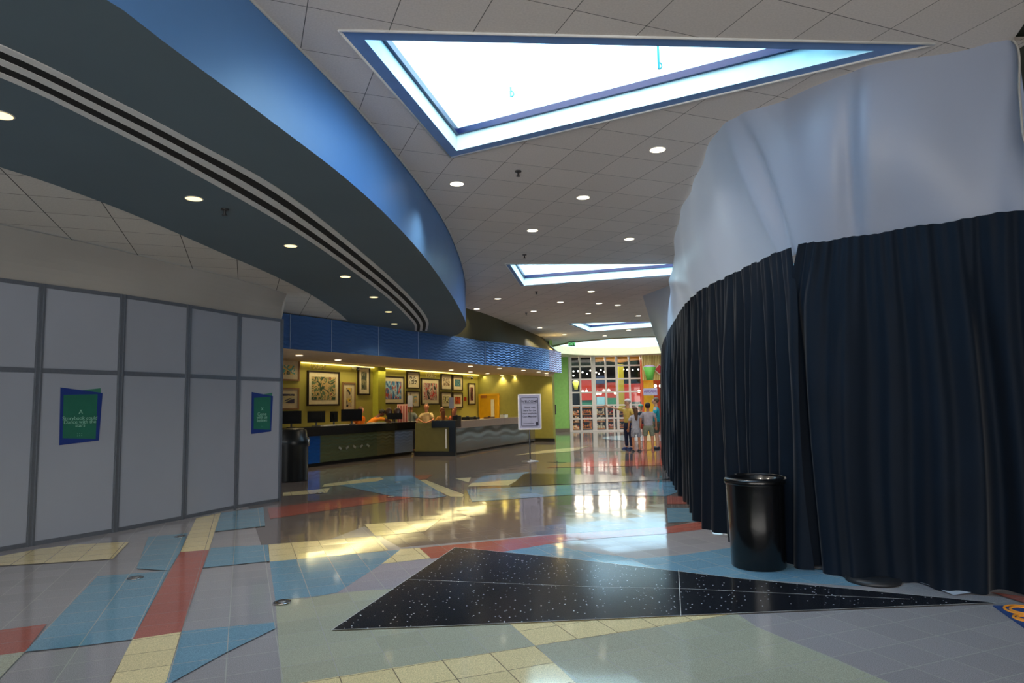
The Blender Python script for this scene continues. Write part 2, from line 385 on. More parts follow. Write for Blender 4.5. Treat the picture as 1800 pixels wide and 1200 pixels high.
for i, (c, poly) in enumerate(zones):
    P = [at_z(x, y) for x, y in poly]; z = .0006 + .0002 * i
    tri = tessellate_polygon([[Vector((p.x, p.y, 0)) for p in P]])
    vs = [bm.verts.new((p.x, p.y, z)) for p in P]
    for t in tri:
        f = bm.faces.new([vs[k] for k in t]); f.material_index = tn.index(c)
        if f.normal.z < 0: f.normal_flip()
# round pale patch of floor below the oval skylight
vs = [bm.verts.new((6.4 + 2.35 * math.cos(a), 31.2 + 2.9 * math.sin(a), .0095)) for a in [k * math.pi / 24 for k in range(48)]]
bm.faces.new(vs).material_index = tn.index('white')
# thin white divider strips in the big black inlay
def pxline(bm, a, b, wd, z, mi):
    A, B = at_z(*a), at_z(*b); d = (B - A).normalized(); n = Vector((-d.y, d.x, 0)) * wd / 2
    bm.faces.new([bm.verts.new((q.x, q.y, z)) for q in (A - n, B - n, B + n, A + n)]).material_index = mi
WI = tn.index('white')
for a, b in (((719, 1020), (1040, 1033)), ((1040, 1033), (1194, 1036)), ((1194, 1036), (1600, 1055)), ((1193, 1003), (1197, 1086))): pxline(bm, a, b, .006, .0098, WI)
bigk = [(583, 1109), (800, 963), (1000, 983), (1300, 1018), (1750, 1061), (1500, 1071), (1160, 1085), (800, 1101)]
for i in range(len(bigk)): pxline(bm, bigk[i], bigk[(i + 1) % len(bigk)], .007, .0097, WI)
bm.normal_update()
for f in bm.faces:
    if f.calc_center_median().z > 0 and f.normal.z < 0: f.normal_flip()
me = bpy.data.meshes.new('floor'); bm.to_mesh(me); bm.free(); floor = bpy.data.objects.new('floor', me); COL.objects.link(floor)
for k in tn: me.materials.append(TILE[k])
floor['kind'] = 'structure'; floor['label'] = 'polished terrazzo floor in sage, cream, blue, red and black angular patches'

# ================================================================== CEILINGS
CT = tile_mat('ceiling_tile', (214, 206, 198), grout=(96, 93, 90), ox=-.6144, oy=7.519, yaw=.376, size=.6096, lw=.0065, rough=.9, speck=.06, ceiling=True)
CT2 = tile_mat('ceiling_tile_low', (196, 192, 184), grout=(70, 68, 66), ox=-5.04, oy=7.4, yaw=.376, size=.6096, lw=.009, rough=.9, speck=.06, ceiling=True)
TOP = spline([(-4.3, -6.5), (-3.2, -1.0), (-2.62, 1.2), (-2.15, 2.9), (-1.95, 3.75), (-1.8, 4.45), (-1.64, 5.22), (-1.46, 6.16), (-1.27, 7.55), (-1.12, 8.9), (-1.01, 10.5), (-.98, 12.0), (-.99, 13.6), (-1.06, 15.5), (-1.2, 17.3), (-1.42, 18.5), (-1.7, 19.45)], 6)
BOT = spline([(-4.5, -6.5), (-3.4, -1.0), (-2.8, 1.0), (-2.25, 2.5), (-1.96, 3.25), (-1.89, 3.65), (-1.78, 4.15), (-1.65, 4.8), (-1.47, 5.75), (-1.31, 7.03), (-1.18, 8.85), (-1.11, 11.1), (-1.08, 13.6), (-1.12, 16.5), (-1.27, 17.7), (-1.46, 18.7), (-1.77, 19.5)], 6)
INN = spline([(-9.3, -6.5), (-7.6, -1.8), (-6.1, 1.0), (-5.0, 3.4), (-4.22, 5.4), (-4.02, 6.1), (-3.87, 7.05), (-3.74, 8.6), (-3.62, 9.9), (-3.56, 11.65), (-3.64, 13.9), (-3.84, 15.95)], 6)
FAS = spline([(-13, .2), (-9.0, 7.5), (-6.3, 11.9), (-4.86, 14.25), (-3.98, 15.67), (-2.94, 17.4), (-1.76, 19.4), (-.9, 21.12), (-.02, 22.63), (1.02, 24.75), (1.97, 27.19)], 6)
DARK = [(-1.45, 19.3), (-1.29, 19.5), (-.85, 20.6), (-.36, 22.2), (.44, 25.2), (1.3, 28.4), (1.5, 30.0)]
SK = [[(-1.27, 4.88), (-.67, 7.54), (3.48, 5.24)], [(-.11, 13.4), (.24, 16.02), (7.0, 13.95)], [(1.95, 23.5), (3.02, 26.4), (8.6, 23.2)]]
def inset(tri, d):
    c = [Vector(p) for p in tri]; n = len(c); out = []
    area = sum(c[i].x * c[(i + 1) % n].y - c[(i + 1) % n].x * c[i].y for i in range(n)); sg = 1 if area > 0 else -1
    for i in range(n):
        a, b, e = c[i - 1], c[i], c[(i + 1) % n]; d1 = (b - a).normalized(); d2 = (e - b).normalized()
        n1 = Vector((-d1.y, d1.x)) * sg; n2 = Vector((-d2.y, d2.x)) * sg; k = (n1 + n2) / (1 + n1.dot(n2)); out.append(tuple(b + k * d))
    return out
OVAL = [(6.0 + 4.1 * math.cos(a), 33.6 + 4.9 * math.sin(a)) for a in [k * 2 * math.pi / 64 for k in range(64)]]
outer = [(p[0] - .12, p[1]) for p in TOP[:-1]] + DARK[1:] + [(1.6, 33.5), (1.65, 40.6), (16, 40.6), (16, 5.35), (4.10, 5.22), (4.01, 4.98), (4.0, 4.5), (4.6, -6.5)]
outer = [(p[0], p[1]) for p in outer]
def sheet(bm, loops, z, mi=0):
    flat = [p for l in loops for p in l]; vs = [bm.verts.new((p[0], p[1], z)) for p in flat]
    for t in tessellate_polygon([[Vector((p[0], p[1], 0)) for p in l] for l in loops]):
        try: bm.faces.new([vs[k] for k in t]).material_index = mi
        except ValueError: pass
bm = bm_new(); sheet(bm, [outer] + SK + [OVAL], CEIL); sheet(bm, [outer] + SK + [OVAL], CEIL + .03)
struct('ceiling', bm, CT, 'grey tiled main ceiling with triangular skylight openings')
low = [(-16, -6.5)] + [(p[0] + .25, p[1]) for p in INN] + [(-3.9, 16.6)] + [(p[0] - .35, p[1] + .25) for p in FAS[::-1] if p[0] < -4.0 and p[0] > -12.9] + [(-16, -2)]
bm = bm_new(); prism(bm, low, 3.62, 3.68); struct('ceiling', bm, CT2, 'lower grey tiled ceiling above the left partition')
# big curved blue soffit
BLUEF = mat('soffit_face_blue', (84, 134, 192), .42, spec=.45, var=(1.5, .04), bump=(180, .05))
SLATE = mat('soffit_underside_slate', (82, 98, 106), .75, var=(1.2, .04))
n = 90
tp, _ = resample(TOP, n); bt, _ = resample(BOT, n); inn, _ = resample(INN, n)
bm = bm_new()
strip(bm, [(p[0], p[1], 3.58) for p in bt], [(p[0], p[1], CEIL + .03) for p in tp], 0, True)
strip(bm, [(p[0], p[1], 3.58) for p in inn], [(p[0], p[1], 3.58) for p in bt], 1)
strip(bm, [(p[0], p[1], 3.58) for p in inn], [(p[0], p[1], 4.6) for p in inn], 1)
strip(bm, [(p[0], p[1], 4.6) for p in inn], [(p[0], p[1], 4.6) for p in tp], 1)
strip(bm, [(bt[-1][0], bt[-1][1], 3.58), (inn[-1][0], inn[-1][1], 3.58)], [(bt[-1][0], bt[-1][1], 4.6), (inn[-1][0], inn[-1][1], 4.6)], 1)
struct('trim_1', bm, [BLUEF, SLATE], 'long curved blue ceiling bulkhead sweeping over the lobby')
# thin pale edge bead along the top of the blue face
bm = bm_new(); tube(bm, [(p[0] + .012, p[1], CEIL - .004) for p in tp], .012, 6); struct('trim_2', bm, WHITEM, 'thin pale bead where the blue bulkhead meets the ceiling')
# fascia over the desks
fas, _ = resample(FAS, 80)
WAVEB = wave_mat('blue_wave_metal', (78, 116, 172), metal=.4, rough=.26, amp=.65)
WAVEL = wave_mat('lilac_wave_metal', (170, 165, 205), metal=.55, rough=.25)
bm = bm_new(); k0 = 75
u = strip(bm, [(p[0], p[1], 2.85) for p in fas[:k0 + 1]], [(p[0], p[1], 3.60 if p[0] < -1 else 3.60 + .03 * (p[0] + 1)) for p in fas[:k0 + 1]], 0, False, True)
strip(bm, [(p[0], p[1], 2.85) for p in fas[k0:]], [(p[0], p[1], 3.60 + .03 * (p[0] + 1)) for p in fas[k0:]], 1, False, True, u)
e = fas[-1]; strip(bm, [(e[0], e[1], 2.85), (e[0] - .5, e[1] + .5, 2.85)], [(e[0], e[1], 3.69), (e[0] - .5, e[1] + .5, 3.69)], 1, False, True)
strip(bm, [(p[0], p[1], 3.60 if p[0] < -1 else 3.60 + .03 * (p[0] + 1)) for p in fas], [(p[0] - .5, p[1] + .35, 3.62) for p in fas], 0)
struct('wall_fascia', bm, [WAVEB, WAVEL], 'blue wave-patterned metal fascia over the reception desks')
SEAM = mat('fascia_joint', (150, 170, 200), .4, .5)
bm = bm_new()
for x in (500, 592, 663, 734, 848):
    p = min(fas, key=lambda q: abs((q[0] / q[1]) - px_ray(x, 640).x / px_ray(x, 640).y)); box(bm, (p[0] + .012, p[1] - .012, 3.225), (.012, .02, .74), .55)
struct('trim_3', bm, SEAM, 'narrow vertical joints of the blue fascia')
# olive-dark sloped bulkhead above the fascia, up to the ceiling
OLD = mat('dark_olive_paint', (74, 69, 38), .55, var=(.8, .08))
dk, _ = resample(DARK, 30); fs = [p for p in fas if p[0] > -1.75]; fs, _ = resample(fs, 30)
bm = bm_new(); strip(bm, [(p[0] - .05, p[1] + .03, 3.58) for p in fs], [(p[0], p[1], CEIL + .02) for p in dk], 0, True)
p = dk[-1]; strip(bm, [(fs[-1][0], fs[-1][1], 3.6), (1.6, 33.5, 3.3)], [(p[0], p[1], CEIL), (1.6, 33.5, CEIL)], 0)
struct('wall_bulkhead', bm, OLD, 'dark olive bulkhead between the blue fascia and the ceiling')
# beige underside of the desk alcove
WT = [(-8.9, 16.2), (-7.8, 18.5), (-6.6, 21.0), (-5.5, 23.3), (-4.05, 26.33), (-2.66, 29.24), (-1.62, 31.4)]
WR = [(-1.62, 31.4), (1.71, 29.38)]
BEIGE = mat('beige_soffit_paint', (206, 180, 146), .8)
bm = bm_new()
A = [(-9.0, 7.5), (-4.86, 14.25), (-3.98, 15.67), (-2.94, 17.4), (-1.76, 19.4), (-.9, 21.12), (-.02, 22.63), (1.02, 24.75), (1.97, 27.19)]
Bp = [(-9.2, 15.6), (-8.9, 16.2), (-7.2, 19.75), (-5.5, 23.3), (-4.05, 26.33), (-2.66, 29.24), (-1.62, 31.4), (.5, 30.12), (1.76, 29.38)]
for i in range(len(A)): pass
Am = [((a[0] * .45 + b[0] * .55), (a[1] * .45 + b[1] * .55)) for a, b in zip(A, Bp)]
strip(bm, [(a[0], a[1], 2.852) for a in A], [(m_[0], m_[1], 2.90) for m_ in Am])
strip(bm, [(m_[0], m_[1], 2.90) for m_ in Am], [(m_[0], m_[1], 2.97) for m_ in Am])
zz = [3.05] * 7 + [2.92, 2.79]
strip(bm, [(m_[0], m_[1], 2.97) for m_ in Am], [(b[0] - .1, b[1] + .1, z) for b, z in zip(Bp, zz)])
struct('ceiling', bm, BEIGE, 'beige stepped underside over the reception desks')

# skylights -------------------------------------------------------------
SBLUE = mat('skylight_blue_border', (104, 142, 196), .5)
SHAFT = mat('skylight_shaft_white', (196, 232, 238), .6)
SFR = mat('skylight_frame_blue', (3, 26, 78), .4)
for i, tri in enumerate(SK):
    t = thing('window_%d' % (i + 1), ['largest triangular skylight nearest the viewer with blue border', 'middle triangular skylight running behind the white sheeting', 'farthest small triangular skylight near the oval recess'][i], 'skylight', (tri[0][0], tri[0][1], CEIL))
    t['kind'] = 'structure'
    inn_ = inset(tri, .13) if i == 0 else inset(tri, .09)
    bm = bm_new(); vo = [bm.verts.new((p[0], p[1], CEIL - .004)) for p in tri]; vi = [bm.verts.new((p[0], p[1], CEIL - .004)) for p in inn_]
    for k in range(3): bm.faces.new((vo[k], vo[(k + 1) % 3], vi[(k + 1) % 3], vi[k]))
    obj('border', bm, SBLUE, t)
    bm = bm_new()
    for k in range(3):
        a, b = tri[k], tri[(k + 1) % 3]; tube(bm, [(a[0], a[1], CEIL - .006), (b[0], b[1], CEIL - .006)], .012, 6)
    obj('edge_trim', bm, WHITEM, t)
    bm = bm_new(); P = inn_ + [inn_[0]]; strip(bm, [(p[0], p[1], CEIL - .004) for p in P], [(p[0], p[1], CEIL + .22) for p in P])
    obj('shaft', bm, SHAFT, t)
    i2 = inset(inn_, .035)
    bm = bm_new()
    P2 = i2 + [i2[0]]
    strip(bm, [(p[0], p[1], CEIL + .17) for p in P], [(p[0], p[1], CEIL + .17) for p in P2]); strip(bm, [(p[0], p[1], CEIL + .17) for p in P2], [(p[0], p[1], CEIL + .235) for p in P2])
    obj('glazing_frame', bm, SFR, t)
    bm = bm_new(); strip(bm, [(p[0], p[1], CEIL + .235) for p in P2], [(p[0], p[1], CEIL + .5) for p in P2]); obj('kerb', bm, SHAFT, t)
    bm = bm_new(); bm.faces.new([bm.verts.new((p[0], p[1], CEIL + .24)) for p in i2]); obj('pane', bm, GLASS, t)
# oval recess
CREAM = mat('cream_cove_paint', (232, 226, 190), .7)
t = thing('window_4', 'large oval skylight with cream sides at the far end', 'skylight', (6.0, 33.6, CEIL)); t['kind'] = 'structure'
P = OVAL + [OVAL[0]]
bm = bm_new(); strip(bm, [(p[0], p[1], CEIL - .05) for p in P], [(p[0], p[1], CEIL + .36) for p in P], 0, True); obj('shaft', bm, CREAM, t)
bm = bm_new(); strip(bm, [(p[0], p[1], CEIL - .05) for p in P], [(6 + (p[0] - 6) * 1.03, 33.6 + (p[1] - 33.6) * 1.03, CEIL - .05) for p in P]); obj('edge_trim', bm, mat('oval_rim_tan', (190, 165, 135), .6), t)
bm = bm_new(); bm.faces.new([bm.verts.new((p[0], p[1], CEIL + .34)) for p in OVAL]); obj('pane', bm, glass_mat('frosted_skylight_glass', (.36, .36, .33), .05), t)
# two little brackets in the big skylight
TEALM = mat('teal_bracket_metal', (60, 170, 180), .4, .3)
for x, y, ln, lab in ((1157, 100, .22, 'teal bracket at the right of the big skylight glass'), (898, 172, .10, 'small teal bracket at the left of the big skylight glass')):
    p = at_z(x, y, CEIL + .13)
    t = thing('skylight_bracket', lab, 'bracket', (p.x, p.y, CEIL + .24))
    bm = bm_new(); box(bm, (p.x, p.y, CEIL + .24 - ln / 2), (.018, .018, ln)); obj('stem', bm, TEALM, t)
    bm = bm_new(); tube(bm, [(p.x, p.y, CEIL + .24 - ln)] + [(p.x + .03 * math.sin(a) + .0, p.y, CEIL + .24 - ln + .03 - .03 * math.cos(a)) for a in (.5, 1.2, 2, 2.8)], .007, 6); obj('hook', bm, TEALM, t)

# linear curved air slot in the soffit ---------------------------------
SL1 = spline([tuple(at_z(x, y, 3.576))[:2] for x, y in [(-260, -20), (0, 78), (170, 160), (330, 243), (500, 338), (620, 430), (700, 500), (738, 540), (753, 565), (751, 581)]], 8)
SL2 = spline([tuple(at_z(x, y, 3.576))[:2] for x, y in [(-260, 45), (0, 135), (170, 215), (330, 298), (500, 395), (600, 462), (680, 522), (716, 556), (728, 570), (729, 581)]], 8)
s1, _ = resample(SL1, 120); s2, _ = resample(SL2, 120)
t = thing('air_slot_diffuser', 'long curved white twin-slot air grille set in the slate bulkhead', 'air vent', (s1[60][0], s1[60][1], 3.576))
def slotstrip(f0, f1, z): 
    bm = bm_new(); strip(bm, [tuple(s1[i] * (1 - f0) + s2[i] * f0) + (z,) for i in range(120)], [tuple(s1[i] * (1 - f1) + s2[i] * f1) + (z,) for i in range(120)], 0, True); return bm
bm = bm_new()
for f0, f1 in ((0, .17), (.40, .60), (.83, 1.0)):
    strip(bm, [tuple(s1[i] * (1 - f0) + s2[i] * f0) + (3.572,) for i in range(120)], [tuple(s1[i] * (1 - f1) + s2[i] * f1) + (3.572,) for i in range(120)])
    strip(bm, [tuple(s1[i] * (1 - f0) + s2[i] * f0) + (3.572,) for i in range(120)], [tuple(s1[i] * (1 - f0) + s2[i] * f0) + (3.579,) for i in range(120)])
    strip(bm, [tuple(s1[i] * (1 - f1) + s2[i] * f1) + (3.572,) for i in range(120)], [tuple(s1[i] * (1 - f1) + s2[i] * f1) + (3.579,) for i in range(120)])
obj('frame', bm, WHITEM, t)
for a, b in ((.17, .40), (.60, .83)): obj('slot', slotstrip(a, b, 3.5755), mat('slot_black', (3, 3, 3), .9), t)

# ================================================================== WALLS
OLIVE = mat('olive_wall_paint', (184, 174, 84), .6, var=(1.2, .03))
LIME = mat('lime_green_paint', (150, 198, 108), .55)
DKB = mat('dark_baseboard', (20, 22, 20), .4)
bm = bm_new(); slab_wall(bm, WT, 0, 3.5, .2); struct('wall_back', bm, OLIVE, 'olive green gallery wall behind the desks')
bm = bm_new(); slab_wall(bm, WR, 0, 3.4, .2)
struct('wall_right_of_desks', bm, mat('deep_olive_paint', (148, 142, 66), .65), 'olive wall with the yellow door at the end of the desks')
bm = bm_new(); slab_wall(bm, [(-1.62, 31.3), (1.72, 29.27)], 0, .14, .09)
slab_wall(bm, [(1.74, 29.3), (2.0, 33)], 0, .14, .02); struct('baseboard_right', bm, DKB, 'dark baseboard under the olive wall')
wn_ = (Vector(WT[-1]) - Vector(WT[0])).normalized()
NB = Vector((wn_.y, -wn_.x, 0))            # wall normal towards the lobby
WB0 = Vector((WT[0][0], WT[0][1], 0)); WDIR = Vector((wn_.x, wn_.y, 0))
bm = bm_new(); c0 = at_plane(655, 700, WB0, NB); c1 = at_plane(668, 700, WB0, NB)
q = (c0 + c1) / 2; box(bm, (q.x + NB.x * .12, q.y + NB.y * .12, 1.52), ((c1 - c0).length, .25, 3.06), math.atan2(wn_.y, wn_.x))
struct('wall_pilaster', bm, mat('lime_olive_paint', (186, 184, 62), .6), 'pale olive pilaster on the gallery wall')
bm = bm_new(); slab_wall(bm, [(1.75, 29.5), (2.3, 40.0)], 0, 4.4, .12); slab_wall(bm, [(1.9, 40.0), (3.35, 40.0)], 0, 4.5, .15)
struct('wall_end', bm, LIME, 'bright green wall beside the glazed shopfront')
bm = bm_new(); slab_wall(bm, [(2.3, 39.93), (3.3, 39.93)], 0, .2, .05); struct('baseboard_end', bm, mat('taupe_baseboard', (120, 105, 95), .5), 'taupe baseboard of the green wall')
DKG = mat('dark_green_wall', (46, 52, 42), .6)
def corr():
    m = mat('ribbed_grey_sheet', (90, 94, 96), .35, .4); return m
bm = bm_new(); slab_wall(bm, [(4.35, 6.0), (4.35, 4.9), (5.6, 2.0), (5.6, -6.5)], 0, 5.2, -.1)
struct('wall_right', bm, DKG, 'dark green wall behind the white sheeting')
bm = bm_new(); prism(bm, [(3.7, -6.5), (6.2, -6.5), (6.2, 6.8), (3.7, 6.8)], 4.45, 4.5); struct('ceiling', bm, DKG, 'dark slab added beyond the tile edge to block the sky, top right')  # slab added over the open gap to keep sky light off the wall
bm = bm_new()
for k in range(16):
    tube(bm, [(4.31 + .004 * math.sin(j * 1.3), 5.9 - .09 * j, 2.9 + .11 * k + .03 * math.sin(j * .8) + .02 * j) for j in range(12)], .03, 6)
tag(obj('ribbed_hose', bm, corr(), None, (4.5, 4.6, 3.0)), 'grey ribbed sheeting behind the end of the white sheet, top right', 'sheet')
bm = bm_new(); slab_wall(bm, [(16, 5), (16, 60)], 0, 5.5, -.1); slab_wall(bm, [(5.6, -6.5), (5.6, 2)], 0, 5.2, -.1); struct('wall_side', bm, DKG)
bm = bm_new(); slab_wall(bm, [(-16, -6.5), (-16, 4), (-8.9, 16.2)], 0, 5, .1); struct('wall_left', bm, mat('grey_plaster', (130, 130, 128), .8))
# glazed entrance behind the viewer
bm = bm_new()
box(bm, (0, -6.5, 4.3), (34, .15, 1.2)); box(bm, (-12, -6.5, 2), (8.4, .15, 4)); box(bm, (11.5, -6.5, 2), (8, .15, 4))
struct('wall_entrance', bm, mat('grey_plaster', (130, 130, 128), .8))
t = thing('window_5', 'glazed entrance front', 'window', (0, -6.5, 0)); t['kind'] = 'structure'
bm = bm_new()
for k in range(9): box(bm, (-7.6 + k * 1.9, -6.5, 1.87), (.08, .1, 3.74))
for z in (.05, 2.3, 3.7): box(bm, (0, -6.5, z), (15.3, .1, .08))
obj('window_frame', bm, ALU, t)
bm = bm_new(); bm.faces.new([bm.verts.new(q) for q in ((-7.6, -6.5, 0), (7.6, -6.5, 0), (7.6, -6.5, 3.74), (-7.6, -6.5, 3.74))]); obj('pane', bm, GLASS, t)

# yellow door in the olive end wall -------------------------------------
wr = (Vector(WR[1]) - Vector(WR[0])).normalized(); NR = Vector((wr.y, -wr.x, 0)); WRD = Vector((wr.x, wr.y, 0)); WR0 = Vector((-1.62, 31.4, 0))
RZR = math.atan2(wr.y, wr.x)
YEL = mat('yellow_door_paint', (226, 168, 28), .45)
d0, d1 = at_plane(843, 715, WR0, NR), at_plane(878, 715, WR0, NR); dz = at_plane(860, 692, WR0, NR).z; dc = (d0 + d1) / 2 + NR * .03; dw = (d1 - d0).length
t = thing('door_1', 'yellow door with narrow white vision panel in the olive wall', 'door', (dc.x, dc.y, 0)); t['kind'] = 'structure'
bm = bm_new()
for s in (-1, 1): box(bm, tuple(dc + WRD * s * (dw / 2 - .04))[:2] + (dz / 2,), (.08, .1, dz), RZR)
box(bm, (dc.x, dc.y, dz - .04), (dw, .1, .08), RZR); obj('door_frame', bm, YEL, t)
bm = bm_new(); box(bm, (dc.x, dc.y, dz / 2 - .04), (dw - .16, .05, dz - .08), RZR); obj('door_leaf', bm, mat('yellow_door_leaf', (214, 158, 24), .4), t)
bm = bm_new(); v = at_plane(866, 720, WR0 + NR * .07, NR); box(bm, (v.x, v.y, 1.2), (.18, .02, 1.35), RZR); obj('vision_panel', bm, mat('frosted_panel', (222, 214, 190), .4), t)
bm = bm_new(); v = at_plane(873, 735, WR0 + NR * .1, NR); box(bm, (v.x, v.y, 1.02), (.12, .05, .03), RZR); obj('door_handle', bm, CHROME, t)
v = at_plane(850, 697, WR0 + NR * .09, NR)
t = thing('door_sign', 'small brown sign at the top of the yellow door', 'sign', tuple(v)); bm = bm_new(); box(bm, tuple(v), (.3, .02, .13), RZR); obj('sign_panel', bm, mat('brown_sign', (150, 88, 30), .5), t)
# black panels at the corner of the green wall
v = at_z(974, 757); 
for (x, y0, y1, lab) in ((980, 711, 728, 'small black panel on the green wall'), ):
    p = at_y(x, (y0 + y1) / 2, 33.0); h = (y1 - y0) / FPX * 33.0
    bm = bm_new(); box(bm, (2.02, p.y, p.z), (.12, .55, h), -.05); tag(obj('wall_panel', bm, BLACKP, None, tuple(p)), lab, 'panel')

# ================================================================== FRAMED PICTURES
RZB = math.atan2(wn_.y, wn_.x)
FRAME_D = mat('picture_frame_dark', (40, 26, 20), .35); FRAME_T = mat('picture_frame_tan', (150, 112, 78), .4); MATB = mat('picture_mat_cream', (222, 206, 172), .7)
def art_mat(name, cols, scale, seed, stretch=(1, 1, 1)):
    m = bpy.data.materials.new(name); m.use_nodes = True; nt = m.node_tree; N = nt.nodes; L = nt.links; b = N['Principled BSDF']
    tc = N.new('ShaderNodeTexCoord'); mp = N.new('ShaderNodeMapping'); mp.inputs['Location'].default_value = (seed, seed * 2, seed * .5); mp.inputs['Scale'].default_value = stretch
    L.new(tc.outputs['Object'], mp.inputs['Vector'])
    no = N.new('ShaderNodeTexNoise'); no.inputs['Scale'].default_value = scale; no.inputs['Detail'].default_value = 4; no.inputs['Distortion'].default_value = .8; L.new(mp.outputs[0], no.inputs['Vector'])
    cr = N.new('ShaderNodeValToRGB'); cr.color_ramp.interpolation = 'CONSTANT'; el = cr.color_ramp.elements
    ks = np.linspace(.34, .64, len(cols)); el[0].position = 0; el[0].color = lin(cols[0]) + (1,)
    for i in range(1, len(cols)):
        e = el[1] if i == 1 else el.new(ks[i]); e.position = ks[i]; e.color = lin(cols[i]) + (1,)
    L.new(no.outputs['Fac'], cr.inputs[0]); L.new(cr.outputs[0], b.inputs['Base Color']); b.inputs['Roughness'].default_value = .5
    return m
PICS = [
 (488, 526, 631, 669, FRAME_T, [(240, 232, 200), (90, 170, 170), (230, 200, 120), (40, 70, 70), (235, 235, 225)], 3, (1, 1, 1), 'tan framed print with teal shapes, upper of two beside the partition'),
 (488, 525, 681, 720, FRAME_T, [(60, 60, 90), (200, 190, 150), (228, 208, 150), (230, 215, 165)], 2, (.6, .6, 3), 'tan framed seaside print, lower of two beside the partition'),
 (540, 596, 652, 713, FRAME_D, [(40, 70, 50), (190, 160, 110), (90, 110, 80), (206, 176, 120), (120, 60, 50)], 4, (1, 1, 1), 'largest framed picture, muddled green and brown, on the gallery wall'),
 (602, 624, 672, 725, FRAME_T, [(40, 38, 40), (190, 170, 140), (226, 190, 70), (70, 66, 70)], 6, (1, 1, .6), 'tall narrow tan framed print, lower one left of the pilaster'),
 (629, 650, 644, 694, FRAME_D, [(90, 88, 70), (130, 124, 96), (60, 72, 60), (190, 180, 150)], 4, (1, 1, .8), 'tall narrow dark framed print just left of the pilaster'),
 (671, 710, 661, 710, FRAME_D, [(24, 60, 110), (70, 130, 190), (170, 200, 220), (190, 70, 60), (60, 110, 170)], 5, (1, 1, .5), 'large blue picture right of the pilaster'),
 (715, 737, 652.5, 683, FRAME_D, [(70, 60, 40), (230, 220, 200), (40, 30, 30), (210, 190, 160)], 6, (1, 1, 1), 'small framed picture of pale figures, above another one'),
 (714, 737, 687, 716, FRAME_D, [(100, 150, 160), (226, 186, 110), (180, 170, 150), (130, 160, 160)], 5, (1, 1, .6), 'small framed picture with an orange shape, below the pale figures'),
 (740, 772, 665, 711, FRAME_D, [(40, 30, 34), (200, 180, 170), (190, 40, 44), (170, 150, 150), (120, 50, 50)], 5, (1, 1, .6), 'large picture of figures with red, centre right of the wall'),
 (775, 794, 657, 685.5, FRAME_D, [(120, 90, 60), (220, 200, 170), (90, 70, 50), (190, 170, 150)], 6, (1, 1, 1), 'upper left picture of the group of four'),
 (795.5, 813, 659, 686.5, FRAME_D, [(20, 60, 70), (60, 120, 140), (30, 80, 100), (140, 170, 150)], 6, (1, 1, 1), 'dark blue upper right picture of the group of four'),
 (775, 794, 688.5, 716, FRAME_D, [(60, 50, 30), (230, 220, 170), (110, 100, 60), (220, 200, 150)], 8, (1, 1, 1), 'pale lower left picture of the group of four'),
 (795.5, 813, 689.5, 717, FRAME_D, [(90, 20, 14), (200, 60, 20), (150, 90, 60), (120, 30, 20)], 6, (1, 1, .5), 'red lower right picture of the group of four'),
 (823, 835, 673, 711, FRAME_D, [(60, 20, 20), (150, 80, 90), (40, 30, 30), (170, 130, 130)], 7, (1, 1, .5), 'narrow tall picture nearest the corner of the gallery wall'),
]
def picture(x0, x1, y0, y1, fm, cols, sc, st, lab, seed):
    a = at_plane(x0, (y0 + y1) / 2, WB0 + NB * .03, NB); b = at_plane(x1, (y0 + y1) / 2, WB0 + NB * .03, NB)
    xm = (x0 + x1) / 2; zt = at_plane(xm, y0, WB0 + NB * .03, NB).z; zb = at_plane(xm, y1, WB0 + NB * .03, NB).z
    c = (a + b) / 2; c.z = (zt + zb) / 2; w_ = (b - a).length; h_ = zt - zb
    t = thing('framed_picture', lab, 'picture', tuple(c), 'framed pictures on the gallery wall')
    fw = .05 if w_ > .6 else .035
    bm = bm_new()
    for s in (-1, 1):
        p = c + WDIR * s * (w_ / 2 - fw / 2); box(bm, tuple(p), (fw, .06, h_), RZB)
        box(bm, (c.x, c.y, c.z + s * (h_ / 2 - fw / 2)), (w_ - 2 * fw, .06, fw), RZB)
    obj('frame', bm, fm, t)
    bm = bm_new(); p = c - NB * .005; box(bm, tuple(p), (w_ - 2 * fw, .02, h_ - 2 * fw), RZB); obj('mount', bm, MATB, t)
    bm = bm_new(); p = c + NB * .008; mw = min(.22 * w_, .14) + fw; box(bm, tuple(p), (w_ - 2 * mw, .008, h_ - 2 * mw), RZB)
    o = obj('print', bm, art_mat('print_art', cols, sc, seed, st), t)
for i, pp in enumerate(PICS): picture(*pp, seed=i * 3.7)
# wall lettering of the decades
LET = mat('gold_letter', (244, 232, 176), .45)
for x, y, txt, sz, lab in ((558, 640, "1960's", .30, 'raised decade numerals above the largest picture'), (757, 656, "1980's", .30, 'raised decade numerals above the red picture')):
    p = at_plane(x, y, WB0 + NB * .05, NB); bm = bm_new()
    add_me(bm, text_bm(txt, sz, face_frame((p.x, p.y, p.z - sz * .52), WDIR), .012)); tag(obj('wall_numerals', bm, LET, None, tuple(p)), lab, 'lettering')
# wall cameras and fire alarm
for x, y, lab in ((625, 646, 'small security camera left of the pilaster'), (826, 662, 'small security camera high near the wall corner')):
    p = at_plane(x, y, WB0 + NB * .12, NB); t = thing('security_camera', lab, 'camera', tuple(p))
    bm = bm_new(); box(bm, (p.x, p.y, p.z), (.14, .2, .07), RZB); obj('housing', bm, WHITEM, t)
    bm = bm_new(); ball(bm, (p.x + NB.x * .1, p.y + NB.y * .1, p.z - .07), .055); obj('lens_dome', bm, BLACKP, t)
p = at_plane(818, 701, WB0 + NB * .03, NB); bm = bm_new(); box(bm, tuple(p), (.1, .05, .16), RZB); tag(obj('fire_alarm', bm, mat('red_plastic', (170, 40, 26), .4), None, tuple(p)), 'small red fire alarm box on the gallery wall', 'alarm')

